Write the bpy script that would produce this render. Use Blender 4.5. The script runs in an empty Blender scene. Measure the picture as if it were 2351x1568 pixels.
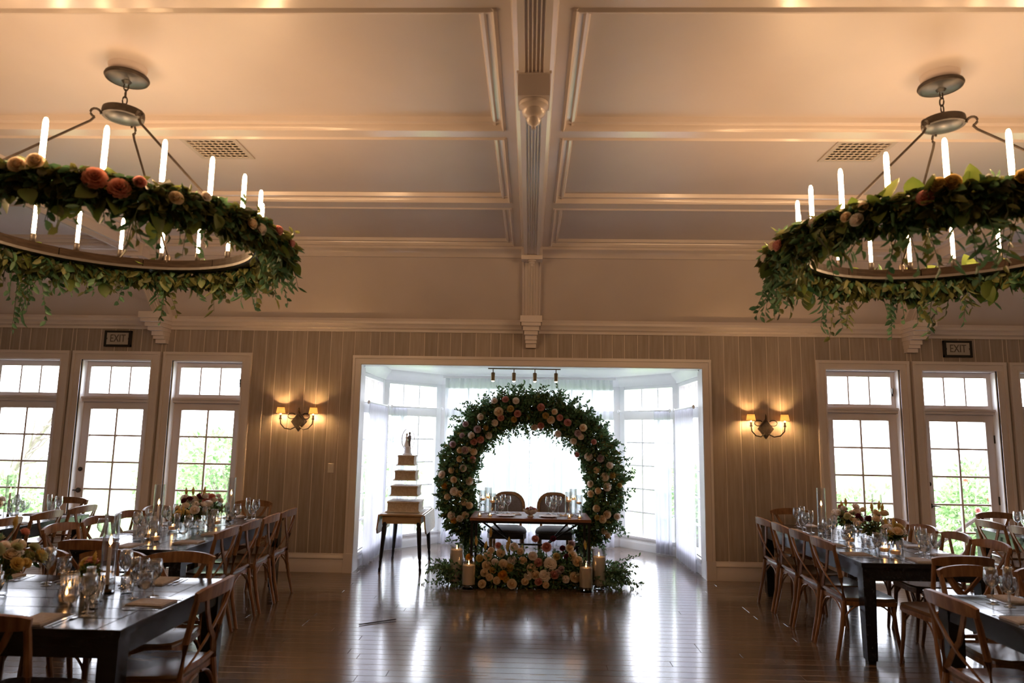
import bpy, math, random
import numpy as np
from mathutils import Vector, Matrix, Quaternion
random.seed(7); RNG = np.random.default_rng(7)
S = bpy.context.scene
COL = S.collection
PI = math.pi
rad = math.radians
U = random.uniform

# ------------------------------------------------------------------ camera, world, exposure
CAM_H = 1.707
yaw, pitch, roll = rad(1.6), rad(7.82), rad(0.92)
fw = Vector((-math.sin(yaw)*math.cos(pitch), math.cos(yaw)*math.cos(pitch), math.sin(pitch)))
rt = Vector((math.cos(yaw), math.sin(yaw), 0)); upv = rt.cross(fw)
r2 = rt*math.cos(roll) + upv*math.sin(roll); u2 = -rt*math.sin(roll) + upv*math.cos(roll)
cd = bpy.data.cameras.new('camera'); cam = bpy.data.objects.new('camera', cd); COL.objects.link(cam)
cd.sensor_width = 36; cd.lens = 36*1567/2351; cd.clip_start = .05; cd.clip_end = 300
m3 = Matrix((r2, u2, -fw)).transposed()
cam.matrix_world = Matrix.Translation((0, 0, CAM_H)) @ m3.to_4x4()
cd.dof.use_dof = True; cd.dof.focus_distance = 8.3; cd.dof.aperture_fstop = 2.0
S.camera = cam
W = bpy.data.worlds.new('overcast_sky'); S.world = W; W.use_nodes = True
bgn = W.node_tree.nodes['Background']
bgn.inputs[0].default_value = (.90, .92, 1.0, 1); bgn.inputs[1].default_value = 9.5
S.view_settings.view_transform = 'Standard'; S.view_settings.look = 'None'
S.view_settings.exposure = 0.55; S.view_settings.gamma = 1.0; S.view_settings.use_curve_mapping = False
S.cycles.use_light_tree = False; S.cycles.use_denoising = True; S.cycles.caustics_reflective = False; S.cycles.caustics_refractive = False
S.cycles.max_bounces = 9; S.cycles.diffuse_bounces = 4; S.cycles.glossy_bounces = 3; S.cycles.use_adaptive_sampling = True; S.cycles.adaptive_threshold = .02
S.cycles.transmission_bounces = 8; S.cycles.transparent_max_bounces = 16; S.cycles.sample_clamp_indirect = 8
BULB, FLAME, SCONCE = 80.0, 26.0, 800.0

# ------------------------------------------------------------------ materials
def new_mat(name):
    m = bpy.data.materials.new(name); m.use_nodes = True
    nt = m.node_tree; return m, nt, nt.nodes, nt.links, nt.nodes['Principled BSDF']
def mat(name, c, rough=.5, metal=0., c2=None, scale=(1, 1, 1), ns=6., detail=4., bump=0., coat=0., spec=.5,
        island=False, rnd=0., transl=0., tc=None, sheen=0., lo=.35, hi=.65):
    m, nt, N, L, P = new_mat(name)
    P.inputs['Roughness'].default_value = rough; P.inputs['Metallic'].default_value = metal
    P.inputs['Specular IOR Level'].default_value = spec; P.inputs['Coat Weight'].default_value = coat
    P.inputs['Coat Roughness'].default_value = .12
    if sheen: P.inputs['Sheen Weight'].default_value = sheen
    P.inputs['Base Color'].default_value = (*c, 1)
    out = None
    if c2 is not None:
        mp = N.new('ShaderNodeMapping'); tcn = N.new('ShaderNodeTexCoord')
        L.new(tcn.outputs['Object'], mp.inputs[0]); mp.inputs['Scale'].default_value = scale
        if rnd:
            oi = N.new('ShaderNodeObjectInfo'); cmb = N.new('ShaderNodeCombineXYZ'); mul = N.new('ShaderNodeMath')
            mul.operation = 'MULTIPLY'; mul.inputs[1].default_value = 37.0
            L.new(oi.outputs['Random'], mul.inputs[0])
            for k in range(3): L.new(mul.outputs[0], cmb.inputs[k])
            L.new(cmb.outputs[0], mp.inputs['Location'])
        nz = N.new('ShaderNodeTexNoise'); nz.inputs['Scale'].default_value = ns; nz.inputs['Detail'].default_value = detail
        L.new(mp.outputs[0], nz.inputs['Vector'])
        rp = N.new('ShaderNodeValToRGB'); rp.color_ramp.elements[0].position = lo; rp.color_ramp.elements[1].position = hi
        rp.color_ramp.elements[0].color = (*c, 1); rp.color_ramp.elements[1].color = (*c2, 1)
        if island:
            g = N.new('ShaderNodeNewGeometry'); L.new(g.outputs['Random Per Island'], rp.inputs[0])
        else: L.new(nz.outputs[0], rp.inputs[0])
        out = rp.outputs[0]
        if rnd:
            hs = N.new('ShaderNodeHueSaturation'); mr = N.new('ShaderNodeMapRange')
            mr.inputs[3].default_value = 1-rnd; mr.inputs[4].default_value = 1+rnd
            L.new(oi.outputs['Random'], mr.inputs[0]); L.new(mr.outputs[0], hs.inputs['Value']); L.new(out, hs.inputs['Color'])
            out = hs.outputs[0]
        L.new(out, P.inputs['Base Color'])
        if bump:
            b = N.new('ShaderNodeBump'); b.inputs['Strength'].default_value = bump; b.inputs['Distance'].default_value = .01
            L.new(nz.outputs[0], b.inputs['Height']); L.new(b.outputs[0], P.inputs['Normal'])
    if transl:
        tr = N.new('ShaderNodeBsdfTranslucent'); mx = N.new('ShaderNodeMixShader'); mx.inputs[0].default_value = transl
        tr.inputs[0].default_value = (*(tc or c), 1)
        if out is not None and tc is None: L.new(out, tr.inputs[0])
        L.new(P.outputs[0], mx.inputs[1]); L.new(tr.outputs[0], mx.inputs[2])
        L.new(mx.outputs[0], N['Material Output'].inputs[0])
    return m
def emit(name, c, s):
    m, nt, N, L, P = new_mat(name)
    P.inputs['Base Color'].default_value = (*c, 1); P.inputs['Emission Color'].default_value = (*c, 1); P.inputs['Emission Strength'].default_value = s
    return m
def thin_glass(name, c=(1, 1, 1), refl=.08, edge=.6):
    m, nt, N, L, P = new_mat(name)
    N.remove(P); t = N.new('ShaderNodeBsdfTransparent'); t.inputs[0].default_value = (*c, 1)
    g = N.new('ShaderNodeBsdfGlossy'); g.inputs['Roughness'].default_value = .03; mx = N.new('ShaderNodeMixShader')
    lw = N.new('ShaderNodeLayerWeight'); lw.inputs[0].default_value = .35; mr = N.new('ShaderNodeMapRange')
    mr.inputs[3].default_value = refl; mr.inputs[4].default_value = edge
    L.new(lw.outputs['Facing'], mr.inputs[0]); L.new(mr.outputs[0], mx.inputs[0])
    L.new(t.outputs[0], mx.inputs[1]); L.new(g.outputs[0], mx.inputs[2]); L.new(mx.outputs[0], N['Material Output'].inputs[0])
    return m
def solid_glass(name, c=(1, 1, 1), rough=0.):
    m, nt, N, L, P = new_mat(name)
    P.inputs['Transmission Weight'].default_value = 1; P.inputs['Base Color'].default_value = (*c, 1)
    P.inputs['Roughness'].default_value = rough; P.inputs['IOR'].default_value = 1.45
    return m
def sheer_mat():
    m, nt, N, L, P = new_mat('sheer_fabric'); N.remove(P)
    d = N.new('ShaderNodeBsdfDiffuse'); d.inputs[0].default_value = (.72, .72, .77, 1)
    t = N.new('ShaderNodeBsdfTranslucent'); t.inputs[0].default_value = (.52, .525, .60, 1)
    p = N.new('ShaderNodeBsdfTransparent'); a = N.new('ShaderNodeMixShader'); a.inputs[0].default_value = .55
    b = N.new('ShaderNodeMixShader'); b.inputs[0].default_value = .05
    L.new(d.outputs[0], a.inputs[1]); L.new(t.outputs[0], a.inputs[2]); L.new(a.outputs[0], b.inputs[1]); L.new(p.outputs[0], b.inputs[2])
    L.new(b.outputs[0], N['Material Output'].inputs[0]); return m
def rose_mat(name, c, cc):
    m, nt, N, L, P = new_mat(name); P.inputs['Roughness'].default_value = .6; P.inputs['Specular IOR Level'].default_value = .2
    t = N.new('ShaderNodeTexCoord'); ln = N.new('ShaderNodeVectorMath'); ln.operation = 'LENGTH'
    L.new(t.outputs['Object'], ln.inputs[0]); rp = N.new('ShaderNodeValToRGB')
    rp.color_ramp.elements[0].position = .15; rp.color_ramp.elements[0].color = (*cc, 1)
    rp.color_ramp.elements[1].position = .75; rp.color_ramp.elements[1].color = (*c, 1)
    L.new(ln.outputs['Value'], rp.inputs[0]); L.new(rp.outputs[0], P.inputs['Base Color'])
    tr = N.new('ShaderNodeBsdfTranslucent'); mx = N.new('ShaderNodeMixShader'); mx.inputs[0].default_value = .5
    L.new(rp.outputs[0], tr.inputs[0]); L.new(P.outputs[0], mx.inputs[1]); L.new(tr.outputs[0], mx.inputs[2])
    L.new(mx.outputs[0], N['Material Output'].inputs[0]); return m

MT = dict(
    floor=mat('dark_oak_boards', (.080, .050, .031), .20, c2=(.175, .115, .076), scale=(1.2, 14, 14), ns=3, detail=6, bump=.05, rnd=.30, spec=.6, coat=.5, lo=.3, hi=.7),
    subfloor=mat('subfloor', (.02, .012, .008), .6),
    plank=mat('greywashed_wall_boards', (.27, .218, .182), .55, c2=(.36, .30, .26), scale=(16, 16, 1.1), ns=2.2, detail=6, bump=.06, rnd=.09, lo=.3, hi=.72),
    groove=mat('pale_board_joints', (.60, .51, .46), .6),
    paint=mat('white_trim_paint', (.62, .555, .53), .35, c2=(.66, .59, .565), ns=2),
    ceil=mat('ceiling_paint', (.58, .51, .485), .42, c2=(.61, .54, .515), ns=1.5),
    ceiltrim=mat('ceiling_trim_gloss', (.64, .57, .54), .2, c2=(.68, .605, .575), ns=2),
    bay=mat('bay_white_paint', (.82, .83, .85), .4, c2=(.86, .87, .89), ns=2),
    roomwall=mat('room_wall_paint', (.50, .43, .37), .6, c2=(.54, .47, .41), ns=2),
    pane=thin_glass('window_pane', (.97, .98, 1.), .03, .5),
    iron=mat('dark_bronze_iron', (.045, .035, .028), .45, .7, c2=(.075, .06, .05), ns=20),
    ringwood=mat('chandelier_brown_ring', (.016, .010, .0065), .6, c2=(.030, .019, .013), scale=(3, 3, 20), ns=3, detail=5, spec=.05),
    hub=mat('hub_underside', (.016, .017, .019), .35, c2=(.026, .028, .031), ns=8),
    bulb=emit('warm_bulb', (1., .60, .30), BULB),
    socket=mat('bulb_socket', (.03, .022, .018), .5),
    oak=mat('oak_chair_wood', (.14, .058, .021), .40, c2=(.26, .128, .054), scale=(12, 12, 1.6), ns=3, detail=5, rnd=.16, spec=.5),
    seat=mat('polished_seat_wood', (.11, .06, .032), .22, c2=(.15, .085, .046), scale=(8, 1, 1), ns=3, detail=2, rnd=.12, spec=.6),
    black=mat('black_stained_wood', (.005, .0055, .007), .20, c2=(.015, .017, .021), scale=(14, 1.4, 14), ns=3, detail=6, bump=.02, rnd=.2, spec=.55),
    glass=solid_glass('clear_glassware'), thin=thin_glass('thin_clear_glass', (.97, .975, .98), .08, .85),
    stemware=thin_glass('clear_stemware', (.95, .96, .97), .15, .95), wine=solid_glass('sparkling_wine', (.95, .80, .45)),
    silver=mat('silver_cutlery', (.72, .71, .70), .18, 1.),
    napkin=mat('taupe_linen', (.31, .28, .28), .85, c2=(.38, .35, .35), ns=60, bump=.1),
    white_linen=mat('white_linen', (.82, .80, .80), .85, c2=(.88, .86, .86), ns=60),
    wax=mat('ivory_wax', (.86, .76, .66), .45, c2=(.88, .78, .68), transl=.4),
    wick=mat('wick', (.02, .015, .01), .9),
    flame=emit('candle_flame', (1., .50, .16), FLAME),
    leaf=mat('deep_green_leaf', (.028, .085, .038), .42, c2=(.15, .29, .14), island=True, transl=.35, lo=0, hi=1),
    leafarch=mat('arch_green_leaf', (.028, .085, .038), .42, c2=(.15, .29, .14), island=True, transl=.35, lo=0, hi=1),
    leaf2=mat('olive_leaf', (.026, .038, .012), .45, c2=(.22, .225, .065), island=True, transl=.35, lo=0, hi=1),
    leafbig=mat('large_lime_leaf', (.075, .13, .02), .42, c2=(.19, .23, .06), ns=3, rnd=.3, transl=.35),
    leafout=mat('garden_leaf', (.14, .28, .10), .5, c2=(.44, .58, .30), island=True, transl=.3, lo=0, hi=1),
    stem=mat('green_stem', (.05, .085, .03), .6), bark=mat('grey_bark', (.20, .17, .15), .9, c2=(.30, .26, .23), scale=(3, 3, 1), ns=6, bump=.4),
    grass=mat('lawn', (.16, .26, .08), .9, c2=(.24, .34, .12), ns=8, detail=6), paving=mat('patio_paving', (.50, .48, .45), .8, c2=(.6, .58, .55), ns=3),
    sheer=sheer_mat(),
    walnut=mat('walnut_tabletop', (.13, .05, .028), .42, c2=(.22, .095, .055), scale=(1.5, 12, 12), ns=3, detail=5, spec=.3),
    blackmetal=mat('black_metal', (.006, .006, .007), .5, 0, spec=.3),
    charcoal=mat('charcoal_upholstery', (.035, .034, .040), .8, c2=(.055, .053, .06), ns=80, bump=.15, sheen=.3),
    taupe=mat('taupe_upholstery', (.13, .095, .085), .8, c2=(.17, .13, .115), ns=80, bump=.15, sheen=.3),
    chairwood=mat('honey_chair_frame', (.22, .105, .045), .4, c2=(.32, .17, .08), scale=(3, 3, 10), ns=4, rnd=.1),
    maple=mat('honey_maple_wood', (.33, .21, .11), .35, c2=(.45, .31, .18), scale=(2, 10, 10), ns=3, detail=5),
    darkleg=mat('dark_turned_leg', (.010, .010, .016), .35),
    icing=mat('ivory_buttercream', (.40, .31, .22), .6, c2=(.50, .40, .30), ns=40, detail=3, bump=.5),
    cakeplate=mat('cake_plate', (.55, .50, .42), .3), acrylic=thin_glass('clear_acrylic', (.97, .98, 1), .06, .6),
    porcelain=mat('white_porcelain', (.75, .74, .76), .3), greyfig=mat('grey_porcelain', (.16, .15, .18), .4), stone=mat('mottled_grey_stone', (.30, .28, .27), .8, c2=(.62, .60, .58), ns=26, detail=4, bump=.4, lo=.42, hi=.58),
    bronze=mat('antique_brass', (.16, .085, .032), .45, .6, c2=(.21, .115, .048), ns=12),
    shade=mat('cream_fabric_shade', (.86, .74, .56), .9, transl=.6, tc=(1., .80, .52)),
    sconcebulb=emit('sconce_bulb', (1., .56, .22), SCONCE), spot=emit('spot_lens', (1., .86, .68), 3.5),
    exitface=mat('exit_face', (.36, .33, .30), .35), exitletter=mat('exit_letter', (.09, .075, .07), .5), exitframe=mat('exit_black_frame', (.008, .008, .008), .4),
    plastic=mat('ivory_plastic', (.55, .50, .46), .4), ventdark=mat('galvanised_duct', (.30, .30, .30), .6), ventpaint=mat('vent_paint', (.50, .45, .41), .5),
    hinge=mat('dark_hinge', (.06, .05, .04), .4, .8), stick=mat('dark_stick', (.012, .011, .012), .5),
)
PAL = dict(
    w=rose_mat('white_rose', (.90, .85, .80), (.84, .70, .58)), c=rose_mat('cream_rose', (.88, .76, .58), (.80, .58, .34)),
    p=rose_mat('pink_rose', (.72, .38, .34), (.55, .20, .18)), m=rose_mat('lilac_rose', (.66, .54, .60), (.32, .12, .20)),
    y=rose_mat('yellow_rose', (.66, .50, .20), (.55, .36, .08)), o=rose_mat('orange_rose', (.80, .46, .08), (.70, .26, .02)),
    b=rose_mat('burgundy_bloom', (.16, .03, .06), (.07, .01, .02)), k=rose_mat('coral_dahlia', (.70, .32, .24), (.60, .20, .14)),
    g=rose_mat('pale_green_bloom', (.50, .50, .30), (.42, .42, .18)))

# ------------------------------------------------------------------ mesh builder
class MB:
    def __init__(s): s.v = []; s.f = []
    def _add(s, vs, fs):
        o = len(s.v); s.v += [tuple(v) for v in vs]; s.f += [tuple(i+o for i in f) for f in fs]; return s
    def box(s, x0, x1, y0, y1, z0, z1):
        vs = [(x, y, z) for z in (z0, z1) for y in (y0, y1) for x in (x0, x1)]
        return s._add(vs, [(0, 2, 3, 1), (4, 5, 7, 6), (0, 1, 5, 4), (2, 6, 7, 3), (0, 4, 6, 2), (1, 3, 7, 5)])
    def bbox(s, x0, x1, y0, y1, z0, z1, b=.004):      # box with chamfered top edges
        vs = [(x0, y0, z0), (x1, y0, z0), (x1, y1, z0), (x0, y1, z0), (x0, y0, z1-b), (x1, y0, z1-b), (x1, y1, z1-b), (x0, y1, z1-b),
              (x0+b, y0+b, z1), (x1-b, y0+b, z1), (x1-b, y1-b, z1), (x0+b, y1-b, z1)]
        fs = [(3, 2, 1, 0), (8, 9, 10, 11)]
        for i in range(4):
            j = (i+1) % 4; fs += [(i, j, 4+j, 4+i), (4+i, 4+j, 8+j, 8+i)]
        return s._add(vs, fs)
    def xf(s, M, start=0):
        for i in range(start, len(s.v)): s.v[i] = tuple(M @ Vector(s.v[i]))
        return s
    def tube(s, pts, r, n=8, cap=True, flat=1., ref=(0, 0, 1)):
        pts = [Vector(p) for p in pts]; k = len(pts); rs = r if isinstance(r, (list, tuple)) else [r]*k
        vs = []; R = Vector(ref)
        for i, p in enumerate(pts):
            t = (pts[min(i+1, k-1)]-pts[max(i-1, 0)]).normalized()
            a = t.cross(R)
            if a.length < 1e-3: a = t.cross(Vector((1, .1, 0)))
            a.normalize(); b = t.cross(a)
            for j in range(n):
                q = 2*PI*j/n; vs.append(p + a*math.cos(q)*rs[i]*flat + b*math.sin(q)*rs[i])
        fs = [(i*n+j, i*n+(j+1) % n, (i+1)*n+(j+1) % n, (i+1)*n+j) for i in range(k-1) for j in range(n)]
        if cap: fs += [tuple(range(n))[::-1], tuple((k-1)*n+j for j in range(n))]
        return s._add(vs, fs)
    def band(s, pts, w, t, side):                     # flat strip: w along 'side', t across
        pts = [Vector(p) for p in pts]; k = len(pts); vs = []
        for i, p in enumerate(pts):
            tg = (pts[min(i+1, k-1)]-pts[max(i-1, 0)]).normalized()
            sd = Vector(side(i/(k-1)) if callable(side) else side); sd = (sd - tg*sd.dot(tg)).normalized(); nn = tg.cross(sd)
            ww = w[i] if isinstance(w, (list, tuple)) else w
            vs += [p+sd*ww/2+nn*t/2, p-sd*ww/2+nn*t/2, p-sd*ww/2-nn*t/2, p+sd*ww/2-nn*t/2]
        fs = [(i*4+j, i*4+(j+1) % 4, (i+1)*4+(j+1) % 4, (i+1)*4+j) for i in range(k-1) for j in range(4)]
        fs += [(3, 2, 1, 0), tuple((k-1)*4+j for j in range(4))]
        return s._add(vs, fs)
    def lathe(s, prof, n=16, c=(0, 0, 0)):
        vs = []; idx = []
        for r, z in prof:
            if r < 1e-6: idx.append([len(vs)]*n); vs.append((c[0], c[1], c[2]+z))
            else:
                idx.append(list(range(len(vs), len(vs)+n)))
                vs += [(c[0]+r*math.cos(2*PI*j/n), c[1]+r*math.sin(2*PI*j/n), c[2]+z) for j in range(n)]
        fs = []
        for a, b in zip(idx, idx[1:]):
            for j in range(n):
                f = [a[j], a[(j+1) % n], b[(j+1) % n], b[j]]; g = []
                for q in f:
                    if q not in g: g.append(q)
                if len(g) > 2: fs.append(tuple(g))
        return s._add(vs, fs)
    def prism(s, poly, a, b, axis='x'):               # polygon in the plane across 'axis', extruded a..b
        def P(u, w, t): return {'x': (t, u, w), 'y': (u, t, w), 'z': (u, w, t)}[axis]
        k = len(poly); vs = [P(u, w, a) for u, w in poly]+[P(u, w, b) for u, w in poly]
        fs = [(i, (i+1) % k, k+(i+1) % k, k+i) for i in range(k)]+[tuple(range(k))[::-1], tuple(range(k, 2*k))]
        return s._add(vs, fs)
    def mesh(s, name, m, smooth=False):
        me = bpy.data.meshes.new(name); me.from_pydata(s.v, [], s.f); me.validate()
        import bmesh
        bm = bmesh.new(); bm.from_mesh(me); bmesh.ops.recalc_face_normals(bm, faces=bm.faces); bm.to_mesh(me); bm.free()
        if smooth: me.shade_smooth() if smooth is True else None
        if smooth == 'auto': me.shade_smooth(); me.set_sharp_from_angle(angle=rad(40))
        me.materials.append(m if not isinstance(m, str) else MT[m]); return me
def tag(o, label=None, cat=None, group=None, kind=None):
    if label: o['label'] = label
    if cat: o['category'] = cat
    if group: o['group'] = group
    if kind: o['kind'] = kind
    return o
def ob(name, mb, m, parent=None, loc=None, rot=None, smooth='auto', scale=None):
    me = mb if isinstance(mb, bpy.types.Mesh) else mb.mesh(name, m, smooth)
    o = bpy.data.objects.new(name, me); COL.objects.link(o)
    if parent: o.parent = parent
    if loc is not None: o.location = loc
    if rot is not None: o.rotation_euler = rot
    if scale is not None: o.scale = (scale,)*3 if not isinstance(scale, (tuple, list)) else scale
    return o
def thing(name, label, cat, loc=(0, 0, 0), rz=0, group=None, kind=None):
    o = bpy.data.objects.new(name, None); COL.objects.link(o); o.location = loc; o.rotation_euler = (0, 0, rz)
    o.empty_display_size = .1
    return tag(o, label, cat, group, kind)
def copy_tree(o, parent=None):
    c = o.copy(); COL.objects.link(c); c.parent = parent
    for ch in list(o.children): copy_tree(ch, c)
    return c
def place(proto, loc, rz, label=None, group=None):
    if proto.get('_used'):
        o = copy_tree(proto)
    else: o = proto; proto['_used'] = 1
    o.location = loc; o.rotation_euler = (0, 0, rz)
    if label: o['label'] = label
    if group: o['group'] = group
    return o

class Leaves:
    def __init__(s): s.P = []; s.D = []; s.N = []; s.L = []; s.W = []
    def add(s, p, d, n, l, w): s.P.append(tuple(p)); s.D.append(tuple(d)); s.N.append(tuple(n)); s.L.append(l); s.W.append(w)
    def build(s, name, m, parent=None, kind='stuff', stems=None):
        P, D, Nn = (np.array(a, float) for a in (s.P, s.D, s.N)); L = np.array(s.L)[:, None]; Wd = np.array(s.W)[:, None]
        D /= np.linalg.norm(D, axis=1)[:, None]; B = np.cross(D, Nn); B /= (np.linalg.norm(B, axis=1)[:, None]+1e-9); Nn = np.cross(B, D)
        k = len(P); V = np.empty((k, 6, 3)); h = Wd*.28
        V[:, 0] = P; V[:, 1] = P+D*L*.30+B*Wd*.46+Nn*h; V[:, 2] = P+D*L*.68+B*Wd*.40+Nn*h*.6
        V[:, 3] = P+D*L-Nn*L*.08; V[:, 4] = P+D*L*.68-B*Wd*.40+Nn*h*.6; V[:, 5] = P+D*L*.30-B*Wd*.46+Nn*h
        vs = V.reshape(-1, 3); base = np.arange(k)[:, None]*6
        F = np.concatenate([base+np.array([[0, 1, 2, 3]]), base+np.array([[0, 3, 4, 5]])]).reshape(-1, 4)
        me = bpy.data.meshes.new(name); me.vertices.add(len(vs)); me.vertices.foreach_set('co', vs.ravel())
        me.loops.add(F.size); me.loops.foreach_set('vertex_index', F.ravel().astype(np.int32))
        me.polygons.add(len(F)); me.polygons.foreach_set('loop_start', np.arange(0, F.size, 4, dtype=np.int32))
        me.update(calc_edges=True); me.validate(); me.materials.append(MT[m])
        o = bpy.data.objects.new(name, me); COL.objects.link(o); o.parent = parent
        if kind: o['kind'] = kind
        return o
def rv():
    v = RNG.normal(size=3); return Vector(v/np.linalg.norm(v))
def leaf_mesh(name, m, l=.1, w=.08):                  # one larger leaf with folded halves
    b = MB(); k = 6; mid = []; lf = []; rr = []
    for i in range(k+1):
        t = i/k; hw = w/2*math.sin(PI*min(1, t*.94+.06))**.8 if 0 < i < k else .002
        z = -.25*l*t*t; mid.append((0, l*t, z)); lf.append((-hw, l*t-.02*l*math.sin(PI*t), z+.3*hw)); rr.append((hw, l*t-.02*l*math.sin(PI*t), z+.3*hw))
    vs = mid+lf+rr; fs = []
    for i in range(k): fs += [(i, i+1, k+2+i, k+1+i), (i+1, i, 2*k+2+i, 2*k+3+i)]
    b._add(vs, fs); return b.mesh(name, m, True)
def petal_grid(b, R, ang, r0, z0, r1, z1, wid, curl):
    vs = []
    for iv in range(4):
        t = iv/3; r = r0+(r1-r0)*t**.8; z = z0+(z1-z0)*t - curl*max(0, t-.6)**2
        for iu in (-1, 0, 1):
            ww = wid*(.45+.75*math.sin(PI*min(1, .15+t*.72)))*iu*.5
            a = ang; vs.append((R*(r*math.cos(a)-ww*math.sin(a)-abs(iu)*.10*wid*math.cos(a)), R*(r*math.sin(a)+ww*math.cos(a)-abs(iu)*.10*wid*math.sin(a)), R*(z+abs(iu)*.05)))
    fs = [(i*3+j, i*3+j+1, (i+1)*3+j+1, (i+1)*3+j) for i in range(3) for j in range(2)]
    b._add(vs, fs)
def rose_mesh(col):
    b = MB()
    for n, r0, z0, r1, z1, w, cu, ph in ((6, .14, -.45, .97, .12, 1.0, .7, 0), (6, .12, -.4, .82, .38, .86, .5, .5), (5, .1, -.3, .62, .56, .74, .3, .2), (5, .08, -.2, .42, .66, .56, .1, .7), (4, .05, -.1, .22, .68, .36, 0, .3)):
        for k in range(n): petal_grid(b, 1, 2*PI*(k+ph)/n+U(-.1, .1), r0, z0, r1, z1, w, cu)
    b.lathe([(0, -.5), (.34, -.42), (.42, -.1), (.26, .35), (.12, .58), (0, .62)], 8)
    return b.mesh('rose_'+col, PAL[col], True)
def dahlia_mesh(col):
    b = MB()
    for n, r0, z0, r1, z1, w in ((12, .1, -.3, 1., -.1, .5), (12, .1, -.15, .9, .22, .46), (10, .08, 0, .68, .48, .4), (8, .05, .1, .42, .64, .32), (5, .02, .2, .18, .68, .2)):
        for k in range(n): petal_grid(b, 1, 2*PI*(k+U(-.15, .15))/n, r0, z0, r1, z1, w, .2)
    b.lathe([(0, -.4), (.4, -.3), (.45, 0), (.25, .4), (0, .55)], 8)
    return b.mesh('dahlia_'+col, PAL[col], True)
def plume_mesh(col):
    b = MB(); n = 9
    prof = [(0, -1.2), (.2, -1.15)]+[(.42*math.sin(PI*(.12+.86*t))*(1.12 if i % 2 else .82), -1.1+2.5*t) for i, t in enumerate(np.linspace(0, 1, 12))]+[(0, 1.45)]
    b.lathe(prof, n)
    for i in range(len(b.v)):
        x, y, z = b.v[i]; k = 1+U(-.18, .18); b.v[i] = (x*k, y*k, z)
    return b.mesh('plume_'+col, PAL[col], True)
ROSE = {c: rose_mesh(c) for c in 'wcpmyobkg'}; DAHL = {c: dahlia_mesh(c) for c in 'wcpkbgmyo'}; PLUME = {c: plume_mesh(c) for c in 'yb'}
def bloom(parent, p, d, r, col, kind='rose', name=None):
    me = {'rose': ROSE, 'dahlia': DAHL, 'plume': PLUME}[kind]
    me = me.get(col) or ROSE[col]
    o = ob(name or kind, me, None, parent, p, smooth=False, scale=r)
    q = Vector(d).to_track_quat('Z', 'Y') @ Quaternion((0, 0, 1), U(0, 6.28)); o.rotation_mode = 'QUATERNION'; o.rotation_quaternion = q
    return o
def sprig(LV, ST, base, d, ln, n, ls, droop=.6, wr=.5, jit=.6):
    base = Vector(base); d = Vector(d).normalized(); pts = []
    sgn = Vector((U(-1, 1), U(-1, 1), U(-1, 1)))*.25
    for i in range(7):
        t = i/6; pts.append(base+d*ln*t+Vector((0, 0, -1))*droop*ln*t*t*.5+sgn*ln*t*t*.5)
    if ST is not None: ST.tube(pts, [.0035*(1-.6*i/6) for i in range(7)], 4, cap=False)
    for i in range(n):
        t = (i+.7)/n*.98+.02; k = min(5, int(t*6)); p = pts[k].lerp(pts[k+1], t*6-k); tg = (pts[k+1]-pts[k]).normalized()
        sd = tg.cross(rv()); sd.normalize()
        LV.add(p, tg*.55+sd*.9+Vector((0, 0, -.2*droop)), (tg.cross(sd)+rv()*jit), ls*U(.7, 1.2), ls*wr*U(.8, 1.2))

# ================================================================== THE SETTING
WY = 8.67; CZ = 3.917; PZ = 3.975; COVE_Y = 7.91; WTOP = 3.12
UNITS = (4.165, 5.36, 6.555); OPH = .458; CASH = .572; OPT = 2.594; CAST = 2.70
# floor: boards one by one where they can be told apart
floor = tag(ob('floor', MB().box(-8, 8, -4, 3.9, -.12, 0).box(-8, 8, 3.9, 8.9, -.12, -.014).prism([(-2.3, 8.9), (2.3, 8.9), (2.3, 10.3), (1.5, 11.2), (-1.5, 11.2), (-2.3, 10.3)], -.12, -.014, 'z'), 'subfloor', smooth=False),
            'dark brown hardwood floor with a soft shine', 'floor', kind='structure')
floor.data.materials.append(MT['floor'])
for p in floor.data.polygons:
    if p.normal.z > .9 and p.center.y < 3.9: p.material_index = 1
bw = .1195; y = 3.9; bmesh_cache = {}
def board(x0, x1, y0):
    L = round(x1-x0, 2)
    if L < .08: return
    if L not in bmesh_cache: bmesh_cache[L] = MB().bbox(0, L-.002, .0012, bw-.0012, -.016, 0, .0016).mesh('floor_board', 'floor')
    ob('floor_board', bmesh_cache[L], None, floor, (x0, y0, 0))
row = 0
while y < 11.05:
    if y < 8.8: lo, hi = -7.0, 7.0
    elif y < 10.25: lo, hi = -2.3, 2.3
    else: hi = 2.3-(y-10.25)*.9; lo = -hi
    x = lo
    while x < hi-.01:
        L = random.choice((2.0, 2.4, 2.8, 3.4)) if x > lo else random.choice((1.0, 1.6, 2.2, 2.9))
        x2 = min(x+L, hi); x2 = hi if hi-x2 < .5 else x2
        board(x, x2, y); x = x2
    y += bw; row += 1

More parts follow.
